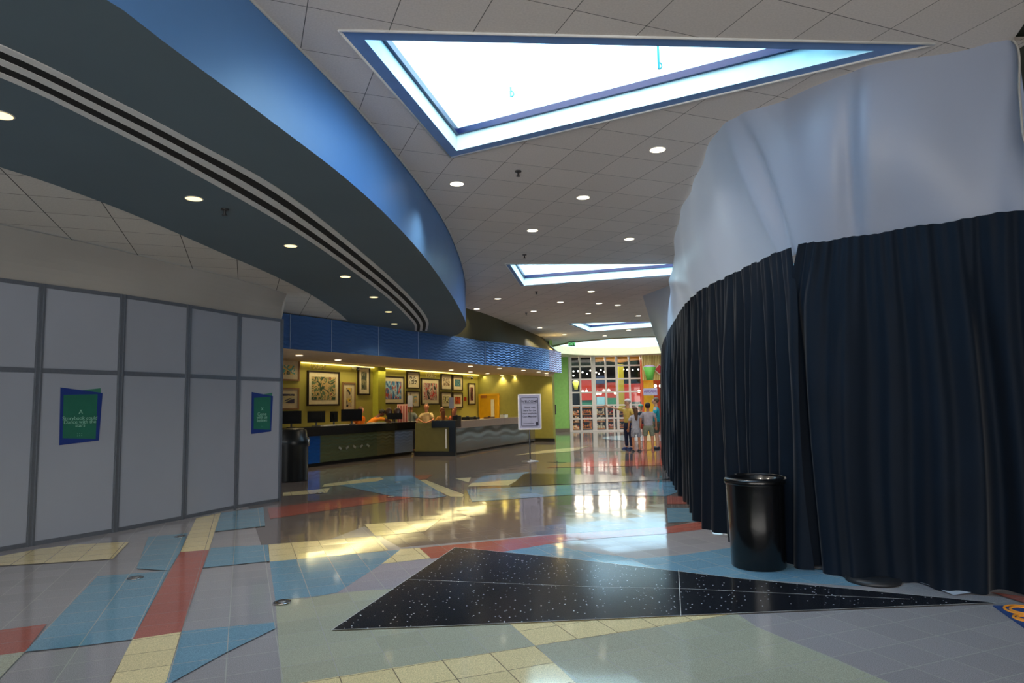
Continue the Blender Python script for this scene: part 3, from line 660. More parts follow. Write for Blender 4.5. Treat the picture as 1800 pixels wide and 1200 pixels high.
# ================================================================== DOWNLIGHTS AND SPRINKLERS
RING = mat('downlight_ring', (205, 200, 190), .4); LENSW = emis('lamp_warm', (255, 222, 150), 1.7); LENSC = emis('lamp_pale', (255, 244, 214), 2.4)
def spot_data(nm, e_, col, ang=120):
    l = bpy.data.lights.new(nm, 'SPOT'); l.energy = e_; l.color = col; l.spot_size = math.radians(ang); l.spot_blend = .7; l.shadow_soft_size = .06; return l
def make_dl(name, r, lens, lab, group, e_, col, ang=120):
    t = thing(name, lab, 'downlight', (0, 0, 0), group)
    bm = bm_new()
    seg = 24
    A_ = [(r * math.cos(2 * math.pi * k / seg), r * math.sin(2 * math.pi * k / seg), -.004) for k in range(seg + 1)]
    B_ = [(r * 1.14 * q[0] / r, r * 1.14 * q[1] / r, -.003) for q in A_]
    strip(bm, A_, B_); strip(bm, B_, [(q[0], q[1], 0.002) for q in B_]); obj('trim_ring', bm, RING, t)
    bm = bm_new(); bmesh.ops.create_circle(bm, cap_ends=True, segments=24, radius=r, matrix=Matrix.Translation((0, 0, -.0035))); obj('lens', bm, lens, t)
    l = bpy.data.objects.new('lamp', spot_data(name, e_, col, ang)); COL.objects.link(l); l.parent = t; l.location = (0, 0, -.03)
    return t
first = None
SOF = [(0, 202), (341, 349), (511, 432), (607, 486), (657, 522), (683, 548), (693, 569)]
names = ['nearest recessed lamp of the slate bulkhead, at the left picture edge', 'second recessed lamp of the slate bulkhead, before the air grille', 'third recessed lamp along the slate bulkhead', 'fourth recessed lamp along the slate bulkhead', 'fifth recessed lamp along the slate bulkhead', 'sixth recessed lamp, second last of the slate bulkhead', 'last recessed lamp of the slate bulkhead, above the blue fascia']
for (x, y), lab in zip(SOF, names):
    p = at_z(x, y, 3.58)
    if first is None: first = make_dl('downlight', .075, LENSW, lab, 'recessed lamps in the slate bulkhead', 22, (1, .82, .55)); first.location = p
    else: dup(first, p, label=lab)
CL = [(803, 323, 'warm ceiling lamp nearest the blue bulkhead, below the big skylight tip'), (1156, 263, 'brightest ceiling lamp, nearest the white sheeting'), (1025, 347, 'ceiling lamp in the middle between the big skylight and the second'), (936, 405, 'ceiling lamp left of centre above the second skylight'), (1106, 420, 'ceiling lamp at right just above the second skylight'),
      (1039, 512, 'ceiling lamp just beyond the second skylight'), (875, 525, 'ceiling lamp right of the bulkhead end, nearer of two'), (838, 543, 'ceiling lamp closest to the end of the blue bulkhead'), (985, 531, 'ceiling lamp second beyond the second skylight'), (938, 547, 'ceiling lamp below left of the second skylight'), (1053, 533, 'dim ceiling lamp left of a brighter one, beyond the second skylight'), (1086, 536, 'ceiling lamp beyond the second skylight at right'),
      (1034, 551, 'ceiling lamp before the farthest skylight'), (1122, 555, 'ceiling lamp before the farthest skylight near the sheeting'), (949, 576, 'faint ceiling lamp near the dark bulkhead'), (992, 588, 'faint ceiling lamp above the exit sign'), (1063, 590, 'ceiling lamp in front of the oval recess'), (1105, 580, 'ceiling lamp beyond the farthest skylight at right')]
first = None
for x, y, lab in CL:
    p = at_z(x, y, CEIL)
    if first is None: first = make_dl('ceiling_lamp', .088, LENSC, lab, 'recessed lamps in the main ceiling', 52, (1, .90, .76)); first.location = p
    else: dup(first, p, label=lab)
BLT = [(526, 624), (594, 632), (652, 637), (700, 641.5), (756, 646), (793, 649.5), (827, 643), (827, 653), (857, 656), (878, 647), (882, 659), (905, 661.5), (920, 650), (947, 653), (961, 656), (961, 659.5)]
pos = ['first from the partition', 'second from the partition', 'third from the partition', 'fourth from the partition', 'above the decade numerals', 'over the group of four pictures', 'front row, first of four', 'back row above the narrow corner picture', 'back row above the yellow door, left', 'front row, second of four', 'back row above the yellow door, right', 'back row, last', 'front row, third of four', 'front row, last of four', 'upper of the far pair', 'lower of the far pair']
first = None
for (x, y), lab in zip(BLT, pos):
    # find the underside height along the ray
    d = px_ray(x, y); f = None
    for z in (2.86, 2.88, 2.95, 3.0, 3.03):
        p = at_z(x, y, z)
    fy = min(fas, key=lambda q: abs(q[0] / q[1] - d.x / d.y)); zf = 2.86
    wall = at_plane(x, y, WB0, NB) if x < 838 else at_plane(x, y, WR0, NR)
    lo, hi = fy[1], wall.y
    best = None
    for k in range(200):
        Y = lo + (hi - lo) * k / 199; s_ = (Y - lo) / (hi - lo)
        zend = 3.05 if x < 838 else 3.05 - .26 * (x - 838) / 135
        zs = 2.852 + (.048 * s_ / .55 if s_ < .55 else .118 + (zend - 2.97) * (s_ - .55) / .45)
        P_ = at_y(x, y, Y)
        if best is None or abs(P_.z - zs) < best[0]: best = (abs(P_.z - zs), P_, zs)
    P_ = best[1]; P_.z = best[2] - .012
    lab = 'small recessed lamp under the beige soffit, ' + lab
    if first is None: first = make_dl('soffit_lamp', .085, LENSC, lab, 'recessed lamps over the reception desks', 48, (1, .78, .42), 110); first.location = P_
    else: dup(first, P_, label=lab)
first = None
for x, y, z, lab in ((911, 306, CEIL, 'ceiling sprinkler between the big skylight and the centre lamp'), (922, 451, CEIL, 'ceiling sprinkler just before the second skylight'), (943, 515, CEIL, 'ceiling sprinkler just beyond the left tip of the second skylight'), (925, 552, CEIL, 'tiny ceiling sprinkler near the dark bulkhead'), (395, 374, 3.58, 'dark sprinkler under the slate bulkhead')):
    p = at_z(x, y, z - .04); p.z = z
    if first is None:
        first = thing('sprinkler', lab, 'sprinkler', tuple(p), 'fire sprinklers')
        bm = bm_new(); cyl(bm, tuple(p - Vector((0, 0, .006))), .04, .012, 16); obj('escutcheon', bm, mat('sprinkler_metal', (60, 60, 62), .4, .6), first)
        bm = bm_new(); cyl(bm, tuple(p - Vector((0, 0, .035))), .012, .06, 10); cyl(bm, tuple(p - Vector((0, 0, .065))), .026, .006, 12); obj('deflector', bm, mat('sprinkler_metal', (60, 60, 62), .4, .6), first)
    else: dup(first, p, label=lab)
# lit groove along the top of the gallery wall
GRV = emis('cove_lamp', (255, 232, 130), 2.2)
bm = bm_new()
for i in range(2, len(WT) - 1):
    a, b = Vector(WT[i]), Vector(WT[i + 1]); dd = (b - a).normalized(); nb = Vector((NB.x, NB.y))
    c = (a + b) / 2 + nb * .05; box(bm, (c.x, c.y, 3.02), ((b - a).length, .05, .03), RZB)
tag(obj('cove_lamp', bm, GRV, None, (-3, 27, 3.0)), 'thin glowing line of light along the top of the gallery wall', 'light')
for i in range(2, 6):
    a, b = Vector(WT[i]), Vector(WT[i + 1]); c = (a + b) / 2
    l = bpy.data.lights.new('cove_light', 'AREA'); l.shape = 'RECTANGLE'; l.size = (b - a).length; l.size_y = .1; l.energy = 10; l.color = (1, .85, .42)
    o = bpy.data.objects.new('cove_light', l); COL.objects.link(o); o.location = (c.x + NB.x * .35, c.y + NB.y * .35, 2.95)
    o.rotation_euler = (math.radians(-18), 0, RZB)
# gold up-light on the far end of the dark bulkhead
l = bpy.data.lights.new('bulkhead_uplight', 'POINT'); l.energy = 9; l.color = (1, .72, .25); l.shadow_soft_size = .15
o = bpy.data.objects.new('bulkhead_uplight', l); COL.objects.link(o); o.location = (1.7, 27.4, 3.85)
bm = bm_new(); cyl(bm, (1.7, 27.4, 3.80), .05, .05, 14); tag(obj('bulkhead_uplight', bm, BLACKP, None, (1.7, 27.4, 3.8)), 'small uplight on top of the fascia end, glowing gold', 'light')

# ================================================================== LEFT PARTITION
PANEL = mat('partition_panel', (140, 146, 158), .32, spec=.5, var=(2, .02)); POSTM = mat('partition_post', (112, 118, 128), .4, .6, var=(30, .05))
HB = [(-7.6, 4.9), (-7.05, 5.75), (-6.62, 6.6), (-6.2, 7.28), (-5.73, 8.14), (-5.23, 8.99), (-4.81, 9.97), (-4.47, 10.98), (-4.03, 11.75)]
HZ = 3.13; MID = 2.07
t = thing('modular_partition', 'white panelled temporary partition with grey metal posts on the left', 'partition', (-5.2, 9.2, 0))
for i, p in enumerate(HB):
    bm = bm_new(); a = math.atan2(HB[min(i + 1, 8)][1] - HB[max(i - 1, 0)][1], HB[min(i + 1, 8)][0] - HB[max(i - 1, 0)][0])
    wd = .085 if i < 8 else .04
    box(bm, (p[0], p[1], HZ / 2), (wd, .05, HZ), a)
    for s in (-1, 1): box(bm, (p[0] + s * wd * .28 * math.cos(a) + .026 * math.sin(a), p[1] + s * wd * .28 * math.sin(a) - .026 * math.cos(a), HZ / 2), (.016, .012, HZ), a)
    obj('post', bm, POSTM, t)
for i in range(8):
    a_, b_ = Vector(HB[i]), Vector(HB[i + 1]); d = (b_ - a_); L_ = d.length; an = math.atan2(d.y, d.x); c = (a_ + b_) / 2
    for z0, z1 in ((.05, MID - .03), (MID + .03, HZ - .05)):
        bm = bm_new(); box(bm, (c.x, c.y, (z0 + z1) / 2), (L_ - .08, .022, z1 - z0), an); obj('panel', bm, PANEL, t)
    for z, h in ((.025, .05), (MID, .06), (HZ - .025, .05)):
        bm = bm_new(); box(bm, (c.x, c.y, z), (L_ - .07, .045, h), an); obj('rail', bm, POSTM, t)
# feet of the posts
# posters
def hplane(i):
    a_, b_ = Vector(HB[i] + (0,)), Vector(HB[i + 1] + (0,)); d = (b_ - a_).normalized(); return a_, d, Vector((d.y, -d.x, 0))
PB = mat('poster_blue', (8, 40, 112), .5); PG = mat('poster_green', (20, 92, 74), .5); PG2 = mat('poster_dark_green', (42, 104, 84), .5); PW = mat('poster_lettering', (130, 176, 160), .5)
def poster(i, blue, corner, green, lines, lab):
    a_, d, nn = hplane(i)
    def P(x, y, o): return at_plane(x, y, a_ + nn * o, nn)
    pc = P(sum(q[0] for q in blue) / 4, sum(q[1] for q in blue) / 4, .03)
    t = thing('poster', lab, 'poster', tuple(pc))
    def sheet_(pts, o, nm, m):
        bm = bm_new(); A_ = [P(x, y, o) for x, y in pts]; vf = [bm.verts.new(q) for q in A_]; vb = [bm.verts.new(q - nn * .0012) for q in A_]
        bm.faces.new(vf); bm.faces.new(vb[::-1])
        for k in range(len(vf)): bm.faces.new((vf[k], vf[(k + 1) % len(vf)], vb[(k + 1) % len(vf)], vb[k]))
        return obj(nm, bm, m, t)
    sheet_(corner, .0155, 'green_corner', PG2); sheet_(blue, .018, 'blue_sheet', PB); g = sheet_(green, .0205, 'green_field', PG)
    bm = bm_new()
    for x, y, txt, sz in lines:
        p = P(x, y, .022); add_me(bm, text_bm(txt, sz, face_frame(p, d), .0008))
    obj('lettering', bm, PW, t)
poster(4, [(106.3, 680.4), (180.4, 690.6), (173.8, 773.8), (104, 782.5)], [(140, 686), (177, 682), (177, 694), (140, 694)], [(112, 694), (171.7, 692.7), (168.3, 771), (110, 770)],
       [(142, 727, 'A', .075), (141, 737.5, 'Storybook could', .062), (141, 744, 'Dance with the', .062), (141, 750, 'stars', .062), (140, 763, '- - -', .04), (140, 767, '- - -', .04)],
       'blue and green tilted poster on the nearer white partition panel')
poster(7, [(442.5, 688.8), (480, 696), (476.7, 758), (441.7, 762.5)], [(462, 693), (478.5, 690), (478.5, 698), (462, 698)], [(446.7, 699), (475.8, 697), (474.6, 755), (445.8, 753.8)],
       [(461, 721, 'X', .075), (460.5, 730, 'Come', .075), (460.5, 735.5, 'with us', .075), (460.5, 741, 'believe', .075), (460, 750, '- -', .04)],
       'blue and green tilted poster on the far white partition panel')
def translucent(m, f):
    nt = m.node_tree; b = nt.nodes['Principled BSDF']; tr = nt.nodes.new('ShaderNodeBsdfTranslucent'); tr.inputs[0].default_value = (.8, .85, .9, 1)
    mx = nt.nodes.new('ShaderNodeMixShader'); mx.inputs[0].default_value = f; nt.links.new(b.outputs[0], mx.inputs[1]); nt.links.new(tr.outputs[0], mx.inputs[2]); nt.links.new(mx.outputs[0], nt.nodes['Material Output'].inputs[0])
# sheeting above the partition
SHEET = mat('white_sheeting', (150, 148, 144), .42, spec=.4, var=(1.5, .03), bump=(5, .12))
SHEETR = mat('white_sheeting_right', (146, 156, 178), .36, spec=.35, var=(1.2, .03), bump=(4, .10))
translucent(SHEETR, .4)
FT = [(-8.2, 3.0), (-6.9, 5.2), (-6.1, 6.3), (-5.55, 7.19), (-5.34, 7.61), (-5.0, 8.43), (-4.71, 9.35), (-4.4, 10.16), (-4.12, 11.11), (-4.0, 11.9)]
ft, _ = resample(FT, 60); fb, _ = resample([(-8.6, 3.2)] + HB, 60)
bm = bm_new()
rows = []
for r in range(9):
    s_ = r / 8; rows.append([(fb[i][0] * (1 - s_) + ft[i][0] * s_ - .05 * math.sin(s_ * math.pi) * (1 + .3 * math.sin(i * .4)), fb[i][1] * (1 - s_) + ft[i][1] * s_, HZ - .01 + (3.615 - HZ) * s_) for i in range(60)])
for a_, b_ in zip(rows, rows[1:]): strip(bm, a_, b_, 0, True)
e0, e1 = rows[0][-1], rows[-1][-1]
strip(bm, [e0, (e0[0] - .28, e0[1] + .06, e0[2])], [e1, (e1[0] - .30, e1[1] + .10, e1[2])], 0)
tag(obj('sheeting', bm, SHEET, None, (-5.0, 9.0, 3.4)), 'white sheeting closing the gap above the left partition', 'sheeting')

# ================================================================== RIGHT CURTAIN
VEL = mat('navy_velour', (4, 17, 31), .7, spec=.15, sheen=.12, var=(3, .12))
CT_ = [(5.6, 3.75), (4.9, 4.42), (4.03, 5.17), (3.75, 5.42), (3.42, 5.70), (3.1, 5.99), (2.71, 6.33), (2.61, 6.9), (2.54, 7.8), (2.5, 8.85), (2.63, 10.1), (2.92, 11.9), (3.4, 14.7), (3.9, 17.4), (4.5, 20.3)]
CB_ = [(5.5, 3.9), (4.75, 4.6), (3.9, 5.37), (3.6, 5.5), (3.25, 5.72), (2.93, 5.97), (2.66, 6.28), (2.53, 6.9), (2.41, 7.85), (2.36, 8.65), (2.6, 10.2), (2.93, 12.2), (3.33, 14.6), (3.75, 16.9), (4.45, 20.35)]
ct_s = spline(CT_, 20); cb_s = spline(CB_, 20)
def idx_of(cur, q): return min(range(len(cur)), key=lambda i: (cur[i][0] - q[0]) ** 2 + (cur[i][1] - q[1]) ** 2)
def drape(i0, i1, step, lab, seed, za=3.0, zb=3.0, gapa=0.0, gapb=0.0, ext=0):
    T, tt = resample(ct_s[i0 * 20:i1 * 20 + 1 + ext], 400); B, tb = resample(cb_s[i0 * 20:i1 * 20 + 1 + ext], 400)
    L_ = tt[-1]; nc = int(L_ / step) + 1; nr = 26; rnd = random.Random(seed)
    ph = [rnd.uniform(0, 6.28) for _ in range(10)]
    bm = bm_new(); grid = []
    for r in range(nr + 1):
        v = r / nr; row = []   # v=0 top
        for c in range(nc + 1):
            u = c / nc; s_ = u * L_
            # gathers wander a little as they fall
            ss = s_ + .05 * math.sin(s_ * 2.1 + ph[0]) * v + .03 * math.sin(5 * v + s_ * 3 + ph[1])
            fine = math.sin(ss * 2 * math.pi / .105 + 1.6 * math.sin(ss * 3.1 + ph[2]) + ph[3])
            mid = math.sin(ss * 2 * math.pi / .27 + 1.9 * math.sin(ss * 1.7 + ph[4]) + ph[5])
            big = math.sin(ss * 2 * math.pi / .71 + 1.2 * math.sin(ss * .9 + ph[6]) + ph[7])
            wv = min(1, v * 3.0)
            off = .014 * fine * (1 - .75 * wv) + (.012 + .034 * wv) * mid + (.095 if i0 == 0 else .06) * wv * big * (.4 + .6 * v) + .012 * abs(math.sin(ss * 9 + ph[8])) * v
            iu = u * 399; k = int(min(398, iu)); f = iu - k
            pt = T[k] * (1 - f) + T[k + 1] * f; pb = B[k] * (1 - f) + B[k + 1] * f
            p = pt * (1 - v) + pb * v
            d = (B[min(399, k + 4)] - B[max(0, k - 4)]); d = d / np.linalg.norm(d); n_ = np.array((-d[1], d[0]))
            sh = 0
            if gapa and u < .5: sh = gapa * max(0, 1 - v / .17) * math.exp(-s_ / .35)
            if gapb and u > .5: sh = -gapb * max(0, 1 - v / .17) * math.exp(-(L_ - s_) / .35)
            p = p + d * sh
            zt = za + (zb - za) * u + .006 * fine - .012 * abs(math.sin(s_ * 6 + ph[9])) ** 6
            zbm = .003 + .005 * (1 + math.sin(ss * 7.3 + ph[8])) * .5
            row.append((p[0] - n_[0] * off, p[1] - n_[1] * off, zt * (1 - v) + zbm * v))
        grid.append([bm.verts.new(q) for q in row])
    for r in range(nr):
        for c in range(nc):
            bm.faces.new((grid[r][c], grid[r][c + 1], grid[r + 1][c + 1], grid[r + 1][c])).smooth = True
    o = obj('curtain', bm, VEL, None, (float(T[200][0]), float(T[200][1]), 0)); tag(o, lab, 'curtain', 'navy pipe-and-drape curtains')
drape(0, 6, .016, 'widest navy curtain at the right edge, its left edge at the white gap', 3, 2.99, 3.0, 0, .20, 5)
drape(6, 9, .018, 'navy curtain behind the black bin, between the white gap and the next pole', 5, 3.0, 3.01, .05, .07, 2)
drape(9, 11, .03, 'third navy curtain from the right, where the row bends away', 8, 3.01, 3.03)
drape(11, 14, .045, 'farthest navy curtain beside the group of people', 11, 3.03, 3.1)
PIPE = mat('white_pipe', (214, 216, 220), .35, .2)
BASEM = mat('steel_base_plate', (52, 54, 58), .45, .5)
first = None
for (x, y), z, lab in (((2.80, 6.44), 3.12, 'white curtain pole showing in the gap between two curtains'), ((2.70, 8.95), 3.12, 'curtain pole with its tip above the second curtain joint'), ((2.96, 11.95), 3.1, 'curtain pole at the third curtain joint')):
    if first is None:
        first = thing('curtain_pole', lab, 'pole', (x, y, 0), 'poles of the curtain wall')
        bm = bm_new(); cyl(bm, (x, y, 1.55), .022, 3.1, 14); obj('pole', bm, PIPE, first)
        bm = bm_new(); lathe(bm, [(.13, .002), (.135, .012), (.125, .03), (.03, .034)], 32, (x, y, 0)); obj('base_plate', bm, BASEM, first)
    else: dup(first, (x, y, 0), label=lab)
# foot of the third pole shows in front of the hem
p = at_z(1540, 1024); t = thing('curtain_pole', 'curtain pole whose round grey foot plate pokes out under the right curtain', 'pole', (p.x, p.y + .05, 0), 'poles of the curtain wall')
bm = bm_new(); cyl(bm, (p.x + .07, p.y + .2, 1.46), .022, 2.9, 14); obj('pole', bm, PIPE, t)
bm = bm_new(); lathe(bm, [(.21, .002), (.215, .014), (.205, .034), (.05, .038)], 36, (p.x, p.y + .05, 0)); obj('base_plate', bm, BASEM, t)
bm = bm_new(); 
q = [at_z(*a) for a in ((1606, 1022), (1640, 1034), (1676, 1048), (1735, 1041), (1745, 1030))]
vs = [bm.verts.new((a.x, a.y, .011 + .006 * (i % 2))) for i, a in enumerate(q)]; bm.faces.new(vs)
tag(obj('plastic_sheet', bm, mat('white_plastic', (214, 222, 235), .3), None, tuple(q[2])), 'scrap of white plastic sheet sticking out under the curtain hem', 'plastic sheet')
# white sheeting on the right, from the ceiling down behind the curtains
RTOP = [tuple(at_y(1870, 360, 4.95)), tuple(at_y(1806, 262, 5.06)), tuple(at_y(1793, 170, 5.12)), (4.07, 5.17, 4.36), (3.78, 5.33, 4.39), (3.03, 5.66, 4.39), (2.66, 6.19, 4.39), (2.25, 6.65, 4.39), (2.27, 7.6, 4.39), (2.44, 8.8, 4.39), (2.59, 10.04, 4.39), (2.98, 12.06, 4.39), (3.52, 14.11, 4.56), (3.95, 15.5, 4.56), (3.50, 17.8, 4.39)]
RBOT = [(4.62, 4.78, 2.93), (4.45, 4.9, 2.94), (4.25, 5.1, 2.94), (4.12, 5.24, 2.94), (3.8, 5.48, 2.94), (3.14, 6.05, 2.94), (2.78, 6.38, 2.94), (2.68, 6.9, 2.94), (2.60, 7.8, 2.95), (2.56, 8.85, 2.95), (2.69, 10.1, 2.96), (2.98, 11.9, 2.97), (3.45, 14.7, 3.0), (3.75, 16.2, 3.0), (4.45, 20.0, 2.95)]
rt = np.array(spline(RTOP, 18)); rb = np.array(spline(RBOT, 18)); NN = len(rt)
# parameter (0..NN) where particular folds sit: (top index, bottom index, width, depth)
def inear(arr, x): return min(range(NN), key=lambda i: abs((900 + FPX * (Vector(arr[i]) - Vector((0, 0, EYE))).dot(RT) / (Vector(arr[i]) - Vector((0, 0, EYE))).dot(FW)) - x))
folds = [(inear(rt, 1500), inear(rb, 1500), 2.6, .16), (inear(rt, 1505), inear(rb, 1525), 3.0, -.13), (inear(rt, 1290), inear(rb, 1386), 3.2, .15), (inear(rt, 1275), inear(rb, 1375), 3.2, -.08), (inear(rt, 1600), inear(rb, 1640), 9, -.05), (inear(rt, 1700), inear(rb, 1780), 9, .06), (inear(rt, 1230), inear(rb, 1290), 8, .05), (inear(rt, 1200), inear(rb, 1235), 5, -.05)]
bm = bm_new(); grid = []
for r in range(31):
    v = r / 30; row = []
    for i in range(NN):
        p = rt[i] * (1 - v) + rb[i] * v
        d = rb[min(NN - 1, i + 2)] - rb[max(0, i - 2)]; d[2] = 0; d = d / np.linalg.norm(d); n_ = np.array((d[1], -d[0], 0)) * -1
        off = -.10 * math.sin(math.pi * v) * (.6 + .4 * math.sin(i * .09))
        for ti, bi, wd, dp in folds:
            ci = ti + (bi - ti) * v; off += dp * math.exp(-((i - ci) / wd) ** 2) * math.sin(math.pi * (.1 + .8 * v))
        off += .015 * math.sin(i * .35 + 3 * v)
        p = p + n_ * off * -1
        row.append(bm.verts.new(p))
    grid.append(row)
for r in range(30):
    for i in range(NN - 1): bm.faces.new((grid[r][i], grid[r][i + 1], grid[r + 1][i + 1], grid[r + 1][i])).smooth = True
tag(obj('sheeting', bm, SHEETR, None, (3, 8, 3.6)), 'tall white sheeting hung from the ceiling above the navy curtains', 'sheeting')
bm = bm_new(); tube(bm, [(q[0] - .01, q[1] - .01, q[2]) for q in rt[20:56]], .010, 6); tag(obj('sheeting_hem', bm, SHEET, None, (4.1, 5.2, 4.3)), 'folded hem along the top corner of the right white sheeting', 'hem')

# ================================================================== BIN, MAT, FLOOR BOXES
bx, by = 2.27, 6.50
t = thing('trash_can', 'glossy black round trash can standing before the navy curtain', 'trash can', (bx, by, 0))
BG = mat('glossy_black', (7, 8, 10), .25, spec=.4, coat=.15)
bm = bm_new(); lathe(bm, [(.235, .0), (.245, .015), (.252, .4), (.262, .76), (.268, .775)], 48, (bx, by, 0)); obj('body', bm, BG, t)
bm = bm_new(); lathe(bm, [(.272, .765), (.278, .775), (.278, .80), (.268, .815), (.235, .825), (.2, .812), (.19, .78), (.0001, .775)], 48, (bx, by, 0)); obj('lid', bm, BG, t)
bm = bm_new(); tube(bm, [(bx + .275 * math.cos(a), by + .275 * math.sin(a), .822) for a in [k * math.pi / 24 for k in range(-4, 16)]], .010, 8); obj('rim_handle', bm, BG, t)
m1, m2, m3 = at_z(1746, 1066), at_z(1800, 1066.5), at_z(1800, 1104)
dr = (m2 - m1).normalized(); dd = (m3 - m1).normalized()
t = thing('floor_mat', 'blue floor mat with orange rings at the right edge', 'mat', (m1.x, m1.y, 0))
bm = bm_new(); q = [m1, m1 + dr * 1.4, m1 + dr * 1.4 + dd * 1.1, m1 + dd * 1.1]; prism(bm, [(a.x, a.y) for a in q], .001, .009); obj('mat_pad', bm, mat('mat_blue', (22, 62, 122), .8, var=(60, .15)), t)
bm = bm_new()
for ax, ay, rr in ((1803, 1076, .12), (1803, 1076, .085), (1806, 1090, .075), (1806, 1090, .05)):
    c = at_z(ax, ay); tube(bm, [(c.x + rr * math.cos(a), c.y + rr * 1.1 * math.sin(a), .0105) for a in [k * math.pi / 16 for k in range(33)]], .009, 6)
obj('ring_pattern', bm, mat('mat_orange', (232, 150, 44), .7), t)
first = None
for (x, y), lab in zip([(496, 1060), (238, 1017), (317, 944), (418, 896), (562, 867), (687, 874), (699, 848)], ['metal floor box nearest the black inlay, on the sage tiles', 'metal floor box on blue tiles left of the red strip', 'metal floor box near the cream strip by the partition', 'metal floor box at the foot of the far partition post', 'metal floor box beside the first desk, left', 'metal floor box on the red band before the desks', 'metal floor box left of the diagonal cream strip']):
    p = at_z(x, y); p.z = .009
    if first is None:
        first = thing('floor_box', lab, 'floor box', tuple(p), 'round metal floor boxes')
        bm = bm_new(); lathe(bm, [(.07, 0), (.07, .003), (.062, .006), (.05, .004), (.0001, .004)], 28, tuple(p)); obj('cover', bm, CHROME, first)
        bm = bm_new(); lathe(bm, [(.03, .0045), (.03, .0065), (.0001, .0065)], 20, tuple(p)); obj('cap', bm, ALU, first)
    else: dup(first, p, label=lab)

# ================================================================== RECEPTION DESKS
C1 = [(-6.9, 15.35), (-5.59, 18.22), (-3.41, 23.05)]
BTOP = mat('desk_top_black', (17, 19, 22), .22, spec=.55)
PLN = mat('desk_plinth', (10, 11, 12), .4)
t = thing('reception_desk', 'long reception desk with black top and blue and olive wave panels', 'desk', (-4.6, 20.4, 0))
bm = bm_new(); slab_wall(bm, [(p[0] + .12, p[1] - .05) for p in C1], 1.02, 1.085, .75); slab_wall(bm, [(p[0] + .12, p[1] - .05) for p in C1], .84, 1.02, .06); obj('worktop', bm, BTOP, t)
W1 = wave_mat('desk_wave_metal', (90, 100, 80), metal=.6, rough=.22, amp=.5, stops=[(3.75, (24, 96, 190)), (6.4, (104, 114, 82)), (7.35, (124, 120, 84)), (8.55, (150, 170, 205))], pu=.4, pv=.1)
bm = bm_new(); strip(bm, [(p[0], p[1], .1) for p in C1], [(p[0], p[1], .84) for p in C1], 0, False, True); e_ = C1[-1]
strip(bm, [(e_[0], e_[1], .1), (e_[0] - .68, e_[1] + .3, .1)], [(e_[0], e_[1], .84), (e_[0] - .68, e_[1] + .3, .84)], 0, False, True, 8.5); obj('front_panel', bm, W1, t)
bm = bm_new(); slab_wall(bm, [(p[0] - .05, p[1] + .03) for p in C1], 0, .1, .6); obj('plinth', bm, PLN, t)
bm = bm_new(); slab_wall(bm, [(p[0] - .02, p[1] + .02) for p in C1], .1, 1.02, .04); slab_wall(bm, [(p[0] - .60, p[1] + .28) for p in C1], .72, .76, .3); obj('carcass', bm, OLIVE, t)
# small letters on the front
bm = bm_new(); q = at_plane(622, 785, Vector(C1[1] + (0,)), Vector((4.83, -2.18, 0)).normalized())
d_ = Vector((2.18, 4.83, 0)).normalized()
for k in range(5): box(bm, tuple(q + d_ * (k - 2) * .33 + Vector((.91, -.41, 0)) * .02), (.13, .02, .06), math.atan2(d_.y, d_.x), tilt=Matrix.Rotation(.5 * (-1) ** k, 4, 'Y'))
obj('front_emblem', bm, mat('emblem_silver', (190, 190, 180), .3, .7), t)
# second desk
C2 = [(-1.94, 21.87), (-.55, 26.3), (1.25, 31.0 - 1.6)]
C2 = [(-1.94, 21.87), (-.45, 26.0), (.9, 29.0)]
DG = mat('desk_top_taupe', (128, 112, 104), .3)
t = thing('reception_desk', 'second reception desk with silver wave front running away to the right', 'desk', (-1.2, 25, 0))
bm = bm_new(); slab_wall(bm, [(p[0] + .06, p[1] - .03) for p in C2], 1.04, 1.1, .75); slab_wall(bm, [(p[0] + .06, p[1] - .03) for p in C2], .86, 1.04, .05); obj('worktop', bm, DG, t)
W2 = wave_mat('silver_wave_metal', (168, 164, 160), metal=.9, rough=.16, amp=.14, pu=1.7, pv=.26)
bm = bm_new(); strip(bm, [(p[0], p[1], .08) for p in C2], [(p[0], p[1], .86) for p in C2], 0, False, True); obj('front_panel', bm, W2, t)
bm = bm_new(); slab_wall(bm, [(p[0] - .04, p[1] + .02) for p in C2], 0, .08, .6); obj('plinth', bm, PLN, t)
bm = bm_new(); slab_wall(bm, [(-3.22, 22.25), (-1.98, 21.93)], .14, 1.06, .05); slab_wall(bm, [(p[0] - .02, p[1] + .02) for p in C2], .1, 1.04, .04); obj('side_panel', bm, mat('desk_side_olive', (112, 104, 50), .5), t)
bm = bm_new(); slab_wall(bm, [(-3.24, 22.17), (-1.9, 21.8)], 0, .14, .2); obj('end_plinth', bm, PLN, t)
bm = bm_new(); slab_wall(bm, [(-2.65, 22.0), (-1.86, 21.78)], .90, 1.13, .55); slab_wall(bm, [(-2.08, 21.86), (-1.88, 21.8)], .0, .95, .12); obj('end_cap', bm, BTOP, t)
bm = bm_new(); box(bm, (-2.17, 21.86, .55), (.05, .03, .62), -.26); obj('end_strip', bm, mat('pale_strip', (225, 222, 215), .4), t)  # plain pale strip on the desk end

# litter bin at the partition end
kx, ky = -4.86, 15.05
t = thing('litter_bin', 'tall black litter bin half hidden by the partition end', 'bin', (kx, ky, 0))
bm = bm_new(); lathe(bm, [(.30, 0), (.31, .02), (.31, .72), (.345, .78), (.345, .90), (.29, .97), (.27, 1.1), (.20, 1.14)], 28, (kx, ky, 0)); obj('body', bm, mat('bin_black', (9, 14, 17), .35), t)
bm = bm_new(); tube(bm, [(kx + .33, ky - .1, .95), (kx + .365, ky - .1, .88), (kx + .36, ky - .1, .76)], .014, 8); obj('handle', bm, CHROME, t)

